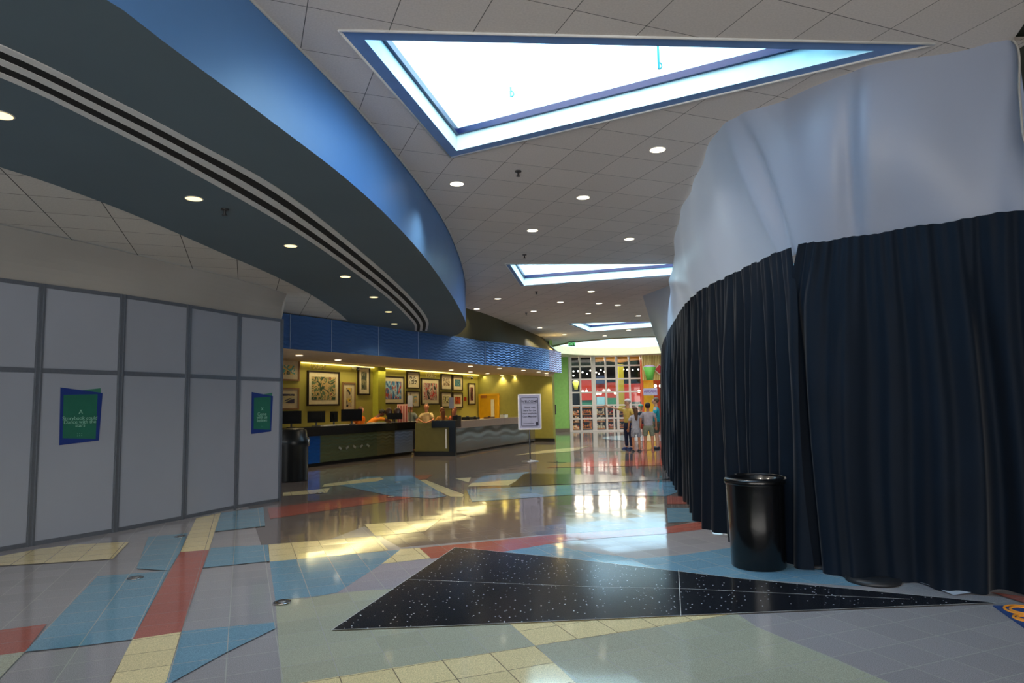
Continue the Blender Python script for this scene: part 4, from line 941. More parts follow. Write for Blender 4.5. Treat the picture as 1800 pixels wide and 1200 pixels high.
# things on the desks
SCR = mat('screen_black', (10, 12, 15), .6, spec=.2); KEYB = mat('keyboard_grey', (60, 62, 66), .5)
def desk_pt(C, x, back=.35):
    a_, b_ = Vector(C[-2] + (0,)), Vector(C[-1] + (0,)); 
    if len(C) == 3 and C is C1: a_, b_ = Vector(C1[1] + (0,)), Vector(C1[2] + (0,))
    d = (b_ - a_).normalized(); n_ = Vector((-d.y, d.x, 0)); q = at_plane(x, 740, a_ + n_ * back, n_); return q, d, n_
def monitor(x, wd, h, lab, face=0.0, zt=1.10):
    q, d, n_ = desk_pt(C1, x); a = math.atan2(d.y, d.x) + face; q.z = zt - .012
    t = thing('computer_monitor', lab, 'monitor', tuple(q), 'dark monitors on the first desk')
    bm = bm_new(); box(bm, (q.x, q.y, q.z + .10 + h / 2), (wd, .05, h), a); box(bm, (q.x, q.y, q.z + .12 + h / 2), (wd * .6, .10, h * .6), a); obj('display', bm, SCR, t)
    bm = bm_new(); cyl(bm, (q.x, q.y, q.z + .08), .025, .16, 10); obj('stand', bm, BLACKP, t)
    bm = bm_new(); box(bm, (q.x, q.y, q.z + .008), (.24, .18, .016), a); obj('base', bm, BLACKP, t)
monitor(512, .52, .34, 'dark monitor at the partition end of the desk', -.9)
monitor(556, .48, .32, 'dark monitor, second from the partition', -.95)
monitor(587, .42, .30, 'dark monitor turned edge-on, third from the partition', .25)
monitor(618, .62, .36, 'largest dark monitor in front of the long-haired clerk', -.95)
monitor(694, .50, .20, 'low dark monitor at the right end of the first desk', -.95)
q, d, n_ = desk_pt(C1, 691, .5); q.z = 1.40
t = thing('display_rack', 'small dark rack with two round lobes behind the low monitor', 'rack', (q.x, q.y, 1.085))
bm = bm_new(); cyl(bm, (q.x, q.y, 1.2), .02, .23, 8); obj('stem', bm, BLACKP, t)
for s in (-1, 1):
    bm = bm_new(); ball(bm, (q.x + s * .14, q.y, 1.42), .13, (1, .4, 1.2)); obj('round_head', bm, mat('dark_brown_gloss', (52, 34, 28), .35), t)
for C, x, zt, lab, sz in ((C1, 600, 1.085, 'white paper stack on the desk edge, left of the big monitor', (.5, .2, .02)), (C1, 662, 1.085, 'open paper binder under the leaning clerk', (.6, .3, .03)), (C1, 725, 1.085, 'white form on the desk before the two visitors', (.35, .25, .012)), (C1, 575, 1.085, 'pale keyboard tray between two monitors', (.5, .2, .03))):
    q, d, n_ = desk_pt(C, x, .25); bm = bm_new(); box(bm, (q.x, q.y, zt + sz[2] / 2), sz, math.atan2(d.y, d.x)); tag(obj('paper_stack', bm, mat('paper_white', (225, 222, 210), .7), None, (q.x, q.y, zt)), lab, 'papers')
for x, lab, sz in ((803, 'dark phone on the taupe desk near the two women', (.3, .2, .16)), (822, 'dark device on the taupe desk, middle', (.35, .3, .10)), (835, 'dark box on the taupe desk right of the middle', (.3, .25, .08)), (860, 'brown tray on the taupe desk before the yellow door', (.5, .25, .06)), (886, 'pale angled card on the taupe desk by the welcome board', (.4, .2, .12))):
    a_, b_ = Vector(C2[0] + (0,)), Vector(C2[1] + (0,)); d = (b_ - a_).normalized(); n_ = Vector((-d.y, d.x, 0)); q = at_plane(x, 738, a_ + n_ * .4, n_)
    if q.y > 29: q = at_plane(x, 738, a_ + n_ * .1, n_)
    t = thing('desk_device', lab, 'desk item', (q.x, q.y, 1.1)); bm = bm_new(); box(bm, (q.x, q.y, 1.1 + sz[2] / 2), sz, math.atan2(d.y, d.x)); obj('body', bm, BLACKP if 'dark' in lab else mat('brown_tray', (110, 70, 40), .5) if 'brown' in lab else mat('paper_white', (225, 222, 210), .7), t)
    bm = bm_new(); box(bm, (q.x, q.y, 1.1 + sz[2] + .015), (sz[0] * .5, sz[1] * .3, .03), math.atan2(d.y, d.x) + .3); obj('top_piece', bm, KEYB, t)
for x, y, top, lab, Y in ((721, 705, 690, 'grey hanging notice over the two visitors', 23.0), (793.5, 708, 665, 'grey notice on a dark pole over the two women', 23.4)):
    p = at_y(x, y, Y); t = thing('desk_notice', lab, 'notice', (p.x, p.y, 1.06))
    bm = bm_new(); box(bm, tuple(p), (.17, .015, .38)); obj('notice_sheet', bm, mat('notice_grey', (160, 160, 168), .5), t)
    zt = at_y(x, top, Y).z; bm = bm_new(); cyl(bm, (p.x, p.y + .015, (zt + 1.06) / 2), .012, zt - 1.06, 8); obj('pole', bm, mat('pole_brown', (60, 40, 28), .4), t)
p = at_y(708, 726, 23.2); t = thing('brochure_rack', 'rack of upright red and white striped brochures beside the visitors', 'rack', (p.x, p.y, 1.06))
bm = bm_new(); box(bm, (p.x, p.y, 1.38), (.36, .1, .62)); obj('back_board', bm, mat('rack_pink', (200, 150, 130), .5), t)
bm = bm_new()
for k in range(4): box(bm, (p.x - .14 + k * .092, p.y - .06, 1.36), (.035, .02, .55))
obj('brochures', bm, mat('rack_red', (150, 50, 36), .5), t)

# ================================================================== WELCOME BOARD
p0 = at_z(932, 811)
t = thing('welcome_sign', 'grey WELCOME board on a silver pole with a round foot', 'sign', (p0.x, p0.y, 0))
Y = p0.y; c = at_y(931, 723.5, Y)
bm = bm_new(); box(bm, tuple(c), (.60, .03, .93), 0.0, tilt=Matrix.Rotation(-.02, 4, 'Y')); obj('board', bm, mat('board_lilac_grey', (176, 178, 206), .45), t)
bm = bm_new()
for s in (-1, 1):
    box(bm, (c.x + s * .31, c.y, c.z), (.025, .045, .98)); box(bm, (c.x, c.y, c.z + s * .48), (.64, .045, .025))
obj('frame', bm, mat('frame_grey', (190, 188, 190), .35, .5), t)
INK = mat('ink_navy', (38, 38, 66), .5)
bm = bm_new()
for s in (-1, 1):
    box(bm, (c.x + s * .235, c.y - .018, c.z), (.014, .004, .78)); box(bm, (c.x, c.y - .018, c.z + s * .395), (.45, .004, .014))
box(bm, (c.x, c.y - .018, c.z + .225), (.38, .004, .008)); box(bm, (c.x - .03, c.y - .018, c.z - .32), (.3, .004, .008))
fr = lambda z: face_frame((c.x, c.y - .018, z), (1, 0, 0))
add_me(bm, text_bm('WELCOME', .095, fr(c.z + .255), .001, bold=.002))
for i, tx in enumerate(['Please wait', 'here for the', 'next available', 'Cast Member']): add_me(bm, text_bm(tx, .072, fr(c.z + .10 - i * .085), .001, bold=.001))
ball(bm, (c.x + .2, c.y - .016, c.z - .33), .04, (1, .1, 1.3), 8)
obj('lettering', bm, INK, t)
bm = bm_new(); cyl(bm, (p0.x, Y + .03, .72), .022, 1.42, 12); obj('pole', bm, CHROME, t)
bm = bm_new(); lathe(bm, [(.235, .0), (.235, .012), (.05, .03), (.03, .05)], 28, (p0.x, Y + .03, 0)); obj('foot', bm, ALU, t)

# ================================================================== EXIT SIGN
p = at_z(1005, 599, CEIL); t = thing('exit_sign', 'green EXIT sign hanging from the ceiling before the oval recess', 'sign', (p.x, p.y, CEIL)); 
sc_ = p.y / FPX; 
bm = bm_new(); box(bm, (p.x, p.y, CEIL - .13), (12.2 * sc_, .06, .22)); obj('housing', bm, mat('exit_housing', (52, 78, 58), .4), t)
bm = bm_new(); add_me(bm, text_bm('EXIT', .15, face_frame((p.x, p.y - .034, CEIL - .19), (1, 0, 0)), .002, bold=.004)); obj('lettering', bm, emis('exit_green', (120, 220, 140), .8), t)

# ================================================================== GLAZED SHOPFRONT
YW = 40.0
def wx(x, y=690): return at_y(x, y, YW).x
def wz(y, x=1060): return at_y(x, y, YW).z
t = thing('window_6', 'white-gridded glazed shopfront at the far end', 'shopfront', (wx(1060), YW, 0)); t['kind'] = 'structure'
FRM = mat('shopfront_frame', (218, 205, 205), .4)
bm = bm_new()
for x, wd in ((1003, .18), (1020.5, .10), (1044, .24), (1065.5, .10), (1085, .13), (1107.5, .10), (1128.5, .10)):
    box(bm, (wx(x), YW, 2.25), (wd, .14, 4.5))
obj('mullion', bm, FRM, t)
bm = bm_new(); xa, xb = wx(1000), wx(1130)
for y in (624, 643, 666, 689, 712, 735, 756.5): box(bm, ((xa + xb) / 2, YW, wz(y)), (xb - xa, .1, .085))
box(bm, (wx(1078), YW - .02, wz(735)), (.08, .12, 1.5)); obj('transom', bm, FRM, t)
bm = bm_new(); bm.faces.new([bm.verts.new(q) for q in ((xa, YW + .02, 0), (xb, YW + .02, 0), (xb, YW + .02, 4.5), (xa, YW + .02, 4.5))]); obj('pane', bm, glass_mat('shop_glass', (1, 1, 1), .05), t)
bm = bm_new(); box(bm, ((xa + 15.9) / 2, YW + .05, 4.58), (15.9 - xa, .3, .22)); struct('wall_lintel', bm, mat('lintel_tan', (196, 160, 128), .6))
# shop interior shell
SD = mat('shop_dark', (26, 28, 28), .7); SR = mat('shop_red', (178, 42, 22), .55); ST = mat('shop_teal', (40, 128, 104), .55); SO = mat('shop_orange_yellow', (226, 160, 50), .55)
bm = bm_new(); box(bm, (8.5, 50.0, 2.37), (18, .2, 4.75)); box(bm, (8.5, 45.2, 4.76), (18, 10, .08)); box(bm, (.5, 45, 2.37), (.2, 10, 4.75)); struct('wall_shop', bm, SD, 'dark shop interior behind the glazing')
def shop_box(name, x0, x1, y0, y1, Y, dep, m, lab, cat, extra=None):
    a_, b_ = at_y(x0, (y0 + y1) / 2, Y), at_y(x1, (y0 + y1) / 2, Y); zt, zb = at_y((x0 + x1) / 2, y0, Y).z, at_y((x0 + x1) / 2, y1, Y).z
    zb = max(zb, .0)
    bm = bm_new(); box(bm, ((a_.x + b_.x) / 2, Y + dep / 2, (zt + zb) / 2), (b_.x - a_.x, dep, zt - zb)); return tag(obj(name, bm, m, None, ((a_.x + b_.x) / 2, Y, zb)), lab, cat)
shop_box('hanging_banner', 1021, 1041, 667, 703, 46, .3, SR, 'red panel high in the shop, left bay', 'panel')
shop_box('hanging_banner', 1047, 1086, 672, 700, 46.5, .3, mat('shop_red2', (186, 60, 40), .55), 'red scalloped panel in the middle bays of the shop', 'panel')
shop_box('hanging_banner', 1092, 1129, 674, 706, 46, .3, SR, 'red panel high in the right bays of the shop', 'panel')
shop_box('wall_panel', 1022, 1041, 703, 716, 46.2, .2, ST, 'green-teal panel below the left red panel in the shop', 'panel')
shop_box('wall_panel', 1067, 1084, 699, 714, 46.2, .2, ST, 'green-teal panel in the middle of the shop', 'panel')
shop_box('wall_panel', 1097, 1122, 701, 714, 46.4, .2, ST, 'green-teal panel in the right of the shop', 'panel')
shop_box('column', 1088, 1097, 640, 716, 43, .4, mat('shop_lime', (158, 158, 44), .5), 'lime yellow column inside the shop', 'column')
shop_box('wall_panel', 1048, 1066, 660, 674, 46, .2, mat('shop_blue', (30, 70, 120), .5), 'blue panel above the scalloped red one in the shop', 'panel')
shop_box('wall_panel', 1049, 1063, 697, 712, 45.5, .3, mat('shop_lightblue', (120, 180, 205), .5), 'light blue poster on the shop wall', 'panel')
shop_box('wall_panel', 1002, 1006, 625, 757, 41, .2, mat('shop_slate', (66, 92, 118), .5), 'slate blue strip just inside the left of the shopfront', 'panel')
# yellow arch beam
bm = bm_new(); pts = [at_y(x, y, 44) for x, y in ((1046, 631), (1065, 629), (1090, 632), (1108, 629), (1130, 627))]; tube(bm, pts, .2, 8)
tag(obj('ceiling_beam', bm, SO, None, tuple(pts[2])), 'yellow curved beam across the top of the shop', 'beam')
# tapered cup display left
def cup(x0, x1, y0, y1, Y, m, rimm, lab):
    a_, b_ = at_y(x0, y0, Y), at_y(x1, y0, Y); zt, zb = a_.z, at_y(x0, y1, Y).z; c = (a_ + b_) / 2; r = (b_.x - a_.x) / 2
    t = thing('tapered_display', lab, 'display', (c.x, Y, zb))
    bm = bm_new(); lathe(bm, [(r * .5, 0), (r * .62, (zt - zb) * .4), (r, (zt - zb) * .98), (r * .9, zt - zb)], 20, (c.x, Y, zb)); obj('cup', bm, m, t)
    bm = bm_new(); lathe(bm, [(r * .85, (zt - zb) * .9), (r * .95, (zt - zb) * 1.02), (r * .6, (zt - zb) * 1.14), (r * .3, (zt - zb) * 1.16)], 20, (c.x, Y, zb)); obj('collar', bm, rimm, t)
cup(1006, 1018, 671, 685, 43.5, mat('cup_lime', (206, 222, 90), .5), mat('cup_lime2', (222, 232, 130), .5), 'small pale lime tapered display in the left bay of the shop')
cup(1130, 1153, 645, 668, 38.6, mat('cup_green', (96, 170, 70), .5), mat('cup_lilac', (178, 160, 196), .5), 'big green tapered display with lilac collar over the shop entrance')
# right part of the shop front: ribbed yellow sign band, column, red wall
shop_box('entrance_column', 1133, 1150, 668, 757, 39.6, .4, mat('shop_yellow', (236, 176, 20), .45), 'bright yellow column at the shop entrance', 'column')
shop_box('entrance_wall', 1150, 1185, 668, 757, 40.4, .3, mat('shop_rust', (176, 66, 36), .5), 'rust red wall right of the yellow column', 'wall panel')
shop_box('side_post', 1127.5, 1131.5, 632, 757, 39.8, .1, mat('coral_paint', (226, 104, 76), .5), 'coral post at the right edge of the glazing', 'post')
a_, b_ = at_y(1129, 645, 39.3), at_y(1190, 645, 39.3); zt, zb = at_y(1145, 624, 39.3).z, at_y(1145, 668, 39.3).z
t = thing('ribbed_sign_band', 'cream and yellow ribbed band above the shop entrance', 'sign band', (a_.x, 39.3, zb))
bm = bm_new(); box(bm, ((a_.x + b_.x) / 2, 39.4, (zt + zb) / 2), (b_.x - a_.x, .1, zt - zb)); obj('backing', bm, mat('band_gold', (196, 150, 66), .5), t)
bm = bm_new(); n_r = 22
for k in range(n_r): cyl(bm, (a_.x + (k + .5) * (b_.x - a_.x) / n_r, 39.33, (zt + zb) / 2), .028, zt - zb, 8)
obj('ribs', bm, mat('band_cream', (240, 218, 150), .5), t)
p = at_y(1159, 649, 39.1); t = thing('diamond_sign', 'red diamond sign with pale edge beside the curtain', 'sign', tuple(p))
bm = bm_new(); box(bm, tuple(p), (.46, .05, .46), 0, tilt=Matrix.Rotation(math.pi / 4, 4, 'Y')); obj('border', bm, mat('pale_pink', (232, 206, 190), .5), t)
bm = bm_new(); box(bm, (p.x, p.y - .03, p.z), (.36, .04, .36), 0, tilt=Matrix.Rotation(math.pi / 4, 4, 'Y')); obj('face', bm, mat('diamond_red', (200, 30, 40), .4), t)
p = at_y(1143, 688.5, 39.0); t = thing('lilac_sign', 'lilac grey lettered sign on the yellow column', 'sign', tuple(p))
bm = bm_new(); box(bm, tuple(p), (.80, .05, .40)); obj('sign_panel', bm, mat('sign_lilac', (172, 168, 205), .5), t)
bm = bm_new(); add_me(bm, text_bm('ARCADE', .19, face_frame((p.x, p.y - .03, p.z - .03), (1, 0, 0)), .003, bold=.004)); obj('lettering', bm, mat('sign_purple', (112, 70, 140), .5), t)
# globes
GLB = emis('globe_glow', (255, 246, 228), 3.0)
first = None
G = [(1008, 652.5), (1008, 660), (1016, 652), (1019, 658), (1024, 654), (1032, 657), (1037.5, 651), (1048, 654.5), (1053, 656.5), (1056, 650), (1062.5, 653), (1096, 649), (1102.5, 649.5), (1112, 650), (1122, 649)]
for i, (x, y) in enumerate(G):
    Y = 43.0 + (i % 4) * .7; p = at_y(x, y, Y)
    if first is None:
        first = thing('pendant_lamp', 'small white globe lamp hanging high inside the shop', 'pendant lamp', tuple(p), 'small globe lamps high in the shop')
        bm = bm_new(); ball(bm, tuple(p), .055, seg=10); obj('globe', bm, GLB, first)
        bm = bm_new(); cyl(bm, (p.x, p.y, p.z + .3), .006, .55, 6); obj('cord', bm, BLACKP, first)
    else: dup(first, p)
first = None
for x, y in ((1024.5, 688.5), (1031, 688), (1050, 691.5), (1055, 691.5), (1061.5, 686.5), (1070, 686), (1081.5, 690.5), (1123, 687.5), (1128, 687.5), (1152, 678), (1161, 678)):
    p = at_y(x, y, 38.9 if x > 1130 else 42.6)
    if first is None:
        first = thing('pendant_lamp', 'larger white globe lamp at the red panels of the shop', 'pendant lamp', tuple(p), 'larger globe lamps along the red panels')
        bm = bm_new(); ball(bm, tuple(p), .09, seg=12); obj('globe', bm, GLB, first)
        bm = bm_new(); cyl(bm, (p.x, p.y, p.z + .14), .012, .12, 6); obj('neck', bm, CHROME, first)
    else: dup(first, p)
# shelving full of goods
def goods_mat(nm, cols, sc, seed): 
    return art_mat(nm, cols, sc, seed)
WOOD = mat('shelf_wood', (186, 120, 56), .5)
rr = random.Random(4)
for i, (x0, x1, Y, cols, lab) in enumerate(((1007, 1018, 41.6, [(220, 190, 130), (190, 80, 30), (240, 220, 180), (30, 30, 26), (230, 140, 50)], 'shelf of small orange and cream goods in the first bay of the shop'),
                      (1022, 1040, 42.4, [(230, 120, 30), (60, 50, 46), (240, 160, 50), (190, 50, 24), (90, 70, 60)], 'shelf of orange goods in the second bay of the shop'),
                      (1048, 1063, 42.0, [(210, 200, 160), (150, 150, 150), (230, 225, 190), (60, 56, 60), (180, 160, 120)], 'shelf of pale goods in the middle bay of the shop'),
                      (1067, 1082, 42.6, [(40, 40, 40), (210, 60, 30), (230, 220, 200), (28, 36, 40)], 'shelf of dark and red goods behind the door bay'),
                      (1088, 1128, 43.2, [(190, 70, 34), (60, 60, 70), (220, 180, 110), (130, 50, 30), (200, 120, 50)], 'long shelf of mixed goods behind the pointing man'))):
    a_, b_ = at_y(x0, 730, Y), at_y(x1, 730, Y); ztop = at_y(x0, 713, Y).z; w_ = b_.x - a_.x; cx = (a_.x + b_.x) / 2
    t = thing('display_shelf', lab, 'shelf', (cx, Y, 0))
    bm = bm_new(); box(bm, (cx, Y + .5, ztop / 2), (w_, .06, ztop)); obj('back_board', bm, mat('shelf_back_dark', (52, 44, 40), .6), t)
    bm = bm_new()
    for k in range(4): box(bm, (cx, Y + .25, .08 + k * (ztop - .1) / 3.2), (w_, .5, .05))
    obj('shelf_boards', bm, WOOD, t)
    bm = bm_new()
    for k in range(3):
        z0 = .11 + k * (ztop - .1) / 3.2; n_ = max(3, int(w_ / .13))
        for j in range(n_):
            h = rr.uniform(.15, .38); x = a_.x + (j + .5) * w_ / n_; m_ = rr.random()
            if m_ < .5: box(bm, (x, Y + .15, z0 + h / 2), (w_ / n_ * .8, .14, h), 0)
            else: ball(bm, (x, Y + .15, z0 + h * .45), w_ / n_ * .5, (1, .8, 1.4), 8)
    g = obj('goods', bm, goods_mat('goods_%d' % i, cols, 5, i * 5.1), t); g['kind'] = 'stuff'
for k, (x, Y) in enumerate(((3.9, 41.8), (6.0, 42.2), (8.6, 42.0), (10.5, 40.9))):
    l = bpy.data.lights.new('shop_light', 'AREA'); l.size = 1.8; l.energy = 140 if k < 3 else 90; l.color = (1, .86, .66)
    o = bpy.data.objects.new('shop_light', l); COL.objects.link(o); o.location = (x, Y + .6, 4.62 if k < 3 else 3.6); o.rotation_euler = (math.radians(-12), 0, 0)


# ================================================================== PEOPLE
def skin_mesh(chains, sub=1):
    """chains: list of lists of (x,y,z,r) sharing nodes by equal coordinates -> smooth tapering mesh"""
    verts, rad, edges, key = [], [], [], {}
    def vid(q):
        k = tuple(round(c, 4) for c in q[:3])
        if k not in key: key[k] = len(verts); verts.append(q[:3]); rad.append(q[3])
        return key[k]
    for ch in chains:
        ids = [vid(q) for q in ch]
        edges += [(a, b) for a, b in zip(ids, ids[1:])]
    me = bpy.data.meshes.new('s'); me.from_pydata(verts, edges, []); o = bpy.data.objects.new('s', me); COL.objects.link(o)
    md = o.modifiers.new('skin', 'SKIN'); md.use_smooth_shade = True
    for i, sv in enumerate(me.skin_vertices[0].data): r = rad[i]; sv.radius = r if isinstance(r, tuple) else (r, r); sv.use_root = (i == 0)
    s2_ = o.modifiers.new('sub', 'SUBSURF'); s2_.levels = sub; s2_.render_levels = sub
    bpy.context.view_layer.update(); ev = o.evaluated_get(bpy.context.evaluated_depsgraph_get()); m2_ = bpy.data.meshes.new_from_object(ev)
    bpy.data.objects.remove(o); bpy.data.meshes.remove(me); return m2_
def L3(a, b, t): return tuple(a[i] + (b[i] - a[i]) * t for i in range(3))
def person(lab, loc, rz, H, skinc, hairc, shirt, shorts, shoes, armL=None, armR=None, lean=0.0, hair='short', legs='shorts', cap=None, shirt_len=.0, group=None):
    """local frame: faces +Y, right arm at +X; built at 1.75 m and scaled by H / 1.75"""
    k = H / 1.75
    t = thing('person', lab, 'person', loc, group, rz); t.scale = (k * 1.14, k * 1.1, k)
    SK_ = mat('skin_%s' % (skinc,), skinc, .55); cl, sn = math.cos(lean), math.sin(lean)
    def up(p):   # lean the upper body forward about the hips
        z = p[2] - .95; return (p[0], p[1] * cl + z * sn, .95 + z * cl - p[1] * sn) + tuple(p[3:])
    sh, hip = .175, .095
    aL = armL or [(-.175, 0, 1.41), (-.245, -.01, 1.15), (-.255, .05, .90)]
    aR = armR or [(.175, 0, 1.41), (.245, -.01, 1.15), (.255, .05, .90)]
    neck = [up((0, 0, 1.30, .075)), up((0, -.01, 1.44, .058)), up((0, .0, 1.52, .052)), up((0, .012, 1.58, .062))]
    chains = [[(0, 0, .95, .085), up((0, 0, 1.12, .07)), neck[0]], neck]
    hands = []
    for A_, s in ((aL, -1), (aR, 1)):
        A_ = [up(q) if lean == 0 or i == 0 else q for i, q in enumerate(A_)]
        a0, a1, a2 = A_
        chains.append([neck[0], (a0[0] * .8, a0[1], a0[2], .062), L3(a0, a1, .35) + (.046,), tuple(a1) + (.038,), L3(a1, a2, .5) + (.034,), tuple(a2) + (.024,)])
        d = Vector(a2) - Vector(a1); d.normalize(); sd = d.cross(Vector((0, 1, .2))).normalized(); pm = Vector(a2) + d * .05
        chains.append([tuple(a2) + (.024,), tuple(pm) + ((.036, .02),)])
        side = sd if sd.length > .1 else Vector((1, 0, 0)); nrm = side.cross(d)
        for j, (o_, ln) in enumerate(((-.027, .062), (-.009, .075), (.009, .07), (.026, .055))):
            b0 = pm + side * o_ + d * .03; b1 = b0 + d * ln * .55 + nrm * .004; b2 = b0 + d * ln * .95 + nrm * .016
            chains.append([tuple(pm) + ((.036, .02),), tuple(b0) + (.0095,), tuple(b1) + (.009,), tuple(b2) + (.0075,)])
        b0 = Vector(a2) + d * .02 + side * -.03; chains.append([tuple(a2) + (.024,), tuple(b0) + (.012,), tuple(b0 + d * .035 - side * .022) + (.0105,), tuple(b0 + d * .06 - side * .024) + (.009,)])
    for s in (-1, 1):
        chains.append([(0, 0, .95, .085), (s * hip, 0, .86, .07), (s * (hip + .01), .01, .66, .074), (s * (hip + .015), .015, .49, .052), (s * (hip + .018), -.01, .33, .053), (s * (hip + .02), -.005, .10, .034), (s * (hip + .02), .0, .05, .038), (s * (hip + .025), .10, .035, .03)])
    bm = bm_new(); add_me(bm, skin_mesh(chains, 1))
    hc = up((0, .02, 1.655))
    ball(bm, hc, .098, (.80, .96, 1.18), 16, rot=Matrix.Rotation(-lean, 4, 'X'))
    for p_, r_, s_ in ((up((0, .115, 1.645)), .018, (.8, 1, 1.3)), (up((-.078, .012, 1.65)), .022, (.45, .8, 1.3)), (up((.078, .012, 1.65)), .022, (.45, .8, 1.3)), (up((0, .078, 1.585)), .035, (1, .9, .7))): ball(bm, p_, r_, s_, 8)
    o = obj_local('body', bm, SK_, t)
    bm = bm_new()
    for s in (-1, 1): ball(bm, up((s * .03, .105, 1.672)), .0085, seg=8)
    ball(bm, up((0, .112, 1.612)), .018, (1.2, .3, .35), 8); obj_local('face_features', bm, mat('eye_dark', (50, 26, 22), .4), t)
    # hair
    if hair:
        bm = bm_new(); ball(bm, up((0, -.006, 1.685)), .104, (.86, .99, 1.06), 16, rot=Matrix.Rotation(-lean + .18, 4, 'X'))
        # cut away the face
        for v in list(bm.verts):
            pv = v.co - Vector(up((0, .06, 1.64)))
            if v.co.y > up((0, .065, 1.6))[1] and v.co.z < up((0, .1, 1.72))[2]: v.co.y = min(v.co.y, up((0, .045, 1.6))[1])
        if hair == 'long':
            add_me(bm, skin_mesh([[up((0, -.05, 1.70, .085)), up((0, -.075, 1.58, .085)), up((0, -.095, 1.45, .075)), up((0, -.105, 1.30, .05)), up((0, -.10, 1.22, .025))]], 1))
        obj_local('hair', bm, mat('hair_%s' % (hairc,), hairc, .6, var=(40, .2)), t)
    if cap:
        bm = bm_new(); ball(bm, up((0, 0, 1.715)), .107, (.9, 1.02, .72), 16); box(bm, up((0, .13, 1.715)), (.14, .10, .012), 0); obj_local('cap', bm, mat('cap_%s' % (cap,), cap, .7), t)
    # shirt
    ch = [[(0, 0, .90 - shirt_len, (.165, .125)), (0, 0, 1.0, (.165, .125)), up((0, 0, 1.15, (.165, .125))), up((0, 0, 1.30, (.165, .12))), up((0, 0, 1.42, (.10, .085))), up((0, -.005, 1.465, (.066, .066)))]]
    for A_, s in ((aL, -1), (aR, 1)):
        A_ = [up(q) if lean == 0 or i == 0 else q for i, q in enumerate(A_)]
        a0, a1 = A_[0], A_[1]; ch.append([up((0, 0, 1.30, (.165, .12))), (a0[0] * .86, a0[1], a0[2] - .03, .074), L3(a0, a1, .45) + (.066,), L3(a0, a1, .8) + (.066,)])
    bm = bm_new(); add_me(bm, skin_mesh(ch, 1)); obj_local('shirt', bm, mat('cloth_%s' % (shirt,), shirt, .85, var=(14, .12)), t)
    # lower garment
    zk = .50 if legs == 'shorts' else .08
    ch = [[(0, 0, 1.0, (.145, .115)), (0, 0, .93, (.15, .12))]]
    for s in (-1, 1): ch.append([(0, 0, .93, (.15, .12)), (s * hip, 0, .84, .10), (s * (hip + .012), .01, .66, .088)] + ([(s * (hip + .015), .012, .53, .088)] if legs == 'shorts' else [(s * (hip + .015), .012, .50, .07), (s * (hip + .02), -.005, .10, .055)]))
    bm = bm_new(); add_me(bm, skin_mesh(ch, 1)); obj_local('shorts' if legs == 'shorts' else 'trousers', bm, mat('cloth_%s' % (shorts,), shorts, .85, var=(22, .25)), t)
    for s in (-1, 1):
        bm = bm_new(); ball(bm, (s * (hip + .024), .055, .042), .06, (.78, 2.1, .70), 12); box(bm, (s * (hip + .024), .055, .010), (.085, .25, .02)); obj_local('shoe', bm, mat('shoe_%s' % (shoes,), shoes, .5), t)
    return t
def obj_local(name, bm, m, parent):
    bmesh.ops.recalc_face_normals(bm, faces=bm.faces); me = bpy.data.meshes.new(name); bm.to_mesh(me); bm.free()
    o = bpy.data.objects.new(name, me); COL.objects.link(o); me.materials.append(m); o.parent = parent
    for p in me.polygons: p.use_smooth = True
    return o
LIGHT, TAN, BROWN = (222, 170, 140), (190, 126, 92), (120, 76, 54)
d2 = math.radians
def fp(x, y): p = at_z(x, y); return (p.x, p.y, .0)
person('man in yellow shirt and pale cap pointing left with an outstretched arm', fp(1106, 789.5), d2(120), 1.69, LIGHT, (150, 140, 130), (222, 190, 96), (36, 40, 70), (40, 60, 110), armR=[(.175, 0, 1.41), (.30, .24, 1.45), (.41, .46, 1.53)],
       cap=(226, 214, 208), legs='long')
person('girl with long brown hair in an oversized grey T-shirt, seen from behind', fp(1119, 793), d2(8), 1.42, TAN, (84, 54, 34), (176, 176, 186), (150, 150, 160), (50, 50, 58), hair='long', shirt_len=.22,
       armR=[(.175, 0, 1.41), (.27, .10, 1.18), (.20, .30, 1.14)])
person('boy in grey T-shirt and camouflage shorts, seen from behind', fp(1141.5, 793), d2(-6), 1.55, TAN, (34, 26, 24), (172, 166, 176), (126, 130, 112), (178, 110, 90), shirt_len=.02)
person('man in turquoise T-shirt and dark shorts facing left beside the curtain', fp(1156, 788.5), d2(72), 1.72, LIGHT, (110, 84, 60), (34, 168, 186), (74, 84, 78), (34, 40, 56),
       armL=[(-.175, 0, 1.41), (-.24, .02, 1.15), (-.16, .26, 1.10)], armR=[(.175, 0, 1.41), (.24, .02, 1.15), (.14, .26, 1.08)])
person('child in dark top and green cap behind the girl and the boy', (4.75, 25.3, 0), d2(170), 1.50, LIGHT, (60, 120, 90), (34, 50, 60), (150, 60, 40), (60, 40, 40), cap=(90, 160, 130))
p = at_y(1123, 748, 22.9); t = thing('shopping_bag', 'red bag held between the girl and the boy', 'bag', tuple(p))
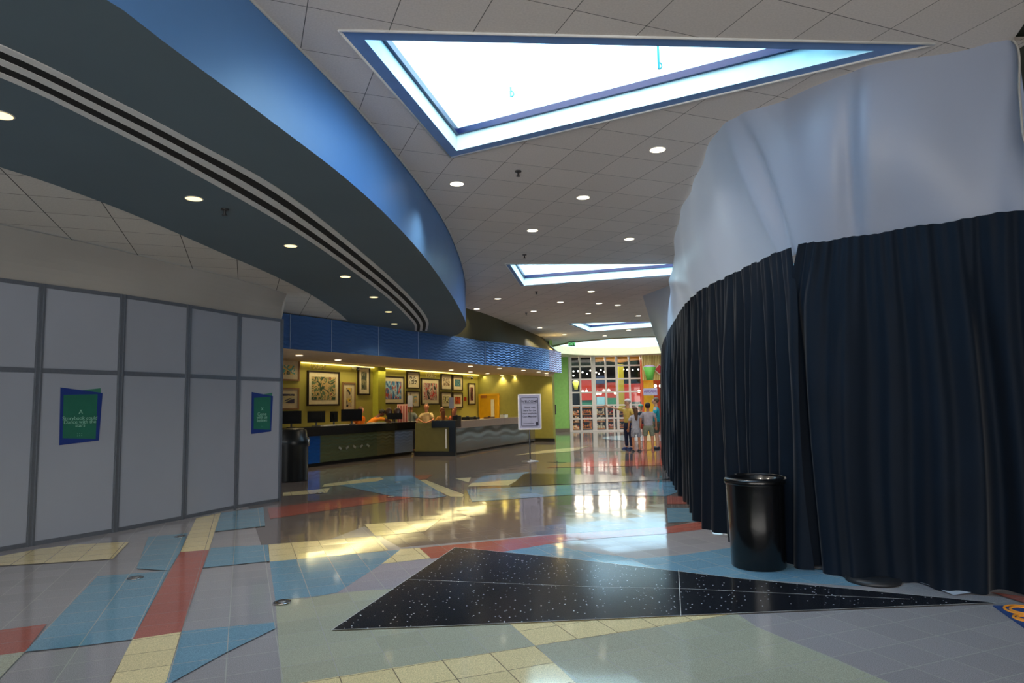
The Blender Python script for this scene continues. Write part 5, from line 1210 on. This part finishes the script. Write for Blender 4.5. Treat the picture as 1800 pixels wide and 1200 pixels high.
bm = bm_new(); box(bm, tuple(p), (.18, .12, .22), 0, tilt=Matrix.Rotation(.1, 4, 'Y')); bmesh.ops.bevel(bm, geom=bm.edges[:], offset=.02, segments=2); obj('bag_body', bm, mat('bag_red', (190, 38, 24), .5), t)
bm = bm_new(); tube(bm, [(p.x + .07 * math.cos(a), p.y, p.z + .1 + .11 * math.sin(a)) for a in [k * math.pi / 8 for k in range(9)]], .008, 6); obj('bag_handle', bm, mat('bag_red', (190, 38, 24), .5), t)
# staff and guests at the desks
q, d, n_ = desk_pt(C1, 631, 1.7); person('clerk with long light brown hair in an orange shirt behind the biggest monitor', (q.x, q.y, 0), d2(-120), 1.60, LIGHT, (120, 82, 60), (238, 130, 24), (20, 22, 30), (20, 20, 20), hair='long', legs='long', lean=.12)
q, d, n_ = desk_pt(C1, 644, 1.2); person('dark haired clerk in an orange shirt leaning low over the desk', (q.x, q.y, 0), d2(-65), 1.68, BROWN, (18, 14, 14), (240, 136, 20), (18, 20, 28), (20, 20, 20), legs='long', lean=.75,
       armR=[(.175, 0, 1.41), (.22, .62, 1.22), (.16, .82, 1.12)], armL=[(-.175, 0, 1.41), (-.22, .60, 1.22), (-.14, .80, 1.12)])
q, d, n_ = desk_pt(C1, 716, -.55); person('person in a grey shirt standing at the first desk beside the striped rack', (-3.62, 24.0, 0), d2(150), 1.68, TAN, (80, 50, 36), (110, 116, 112), (50, 50, 60), (30, 30, 30), legs='long')
person('person in a cream shirt at the first desk, facing the hall', (-3.12, 24.4, 0), d2(180), 1.66, TAN, (110, 66, 40), (222, 196, 140), (60, 50, 50), (30, 30, 30), legs='long', armR=[(.175, 0, 1.41), (.24, .1, 1.18), (.08, .28, 1.1)], armL=[(-.175, 0, 1.41), (-.24, .1, 1.18), (-.08, .28, 1.1)])
person('woman with long auburn hair behind the end of the second desk, left of two', (-2.5, 23.85, 0), d2(30), 1.52, LIGHT, (130, 70, 28), (206, 140, 60), (60, 50, 50), (30, 30, 30), legs='long', hair='long')
person('woman with reddish hair behind the end of the second desk, right of two', (-2.1, 24.3, 0), d2(-15), 1.52, LIGHT, (150, 82, 52), (196, 100, 60), (60, 50, 50), (30, 30, 30), legs='long', hair='long')
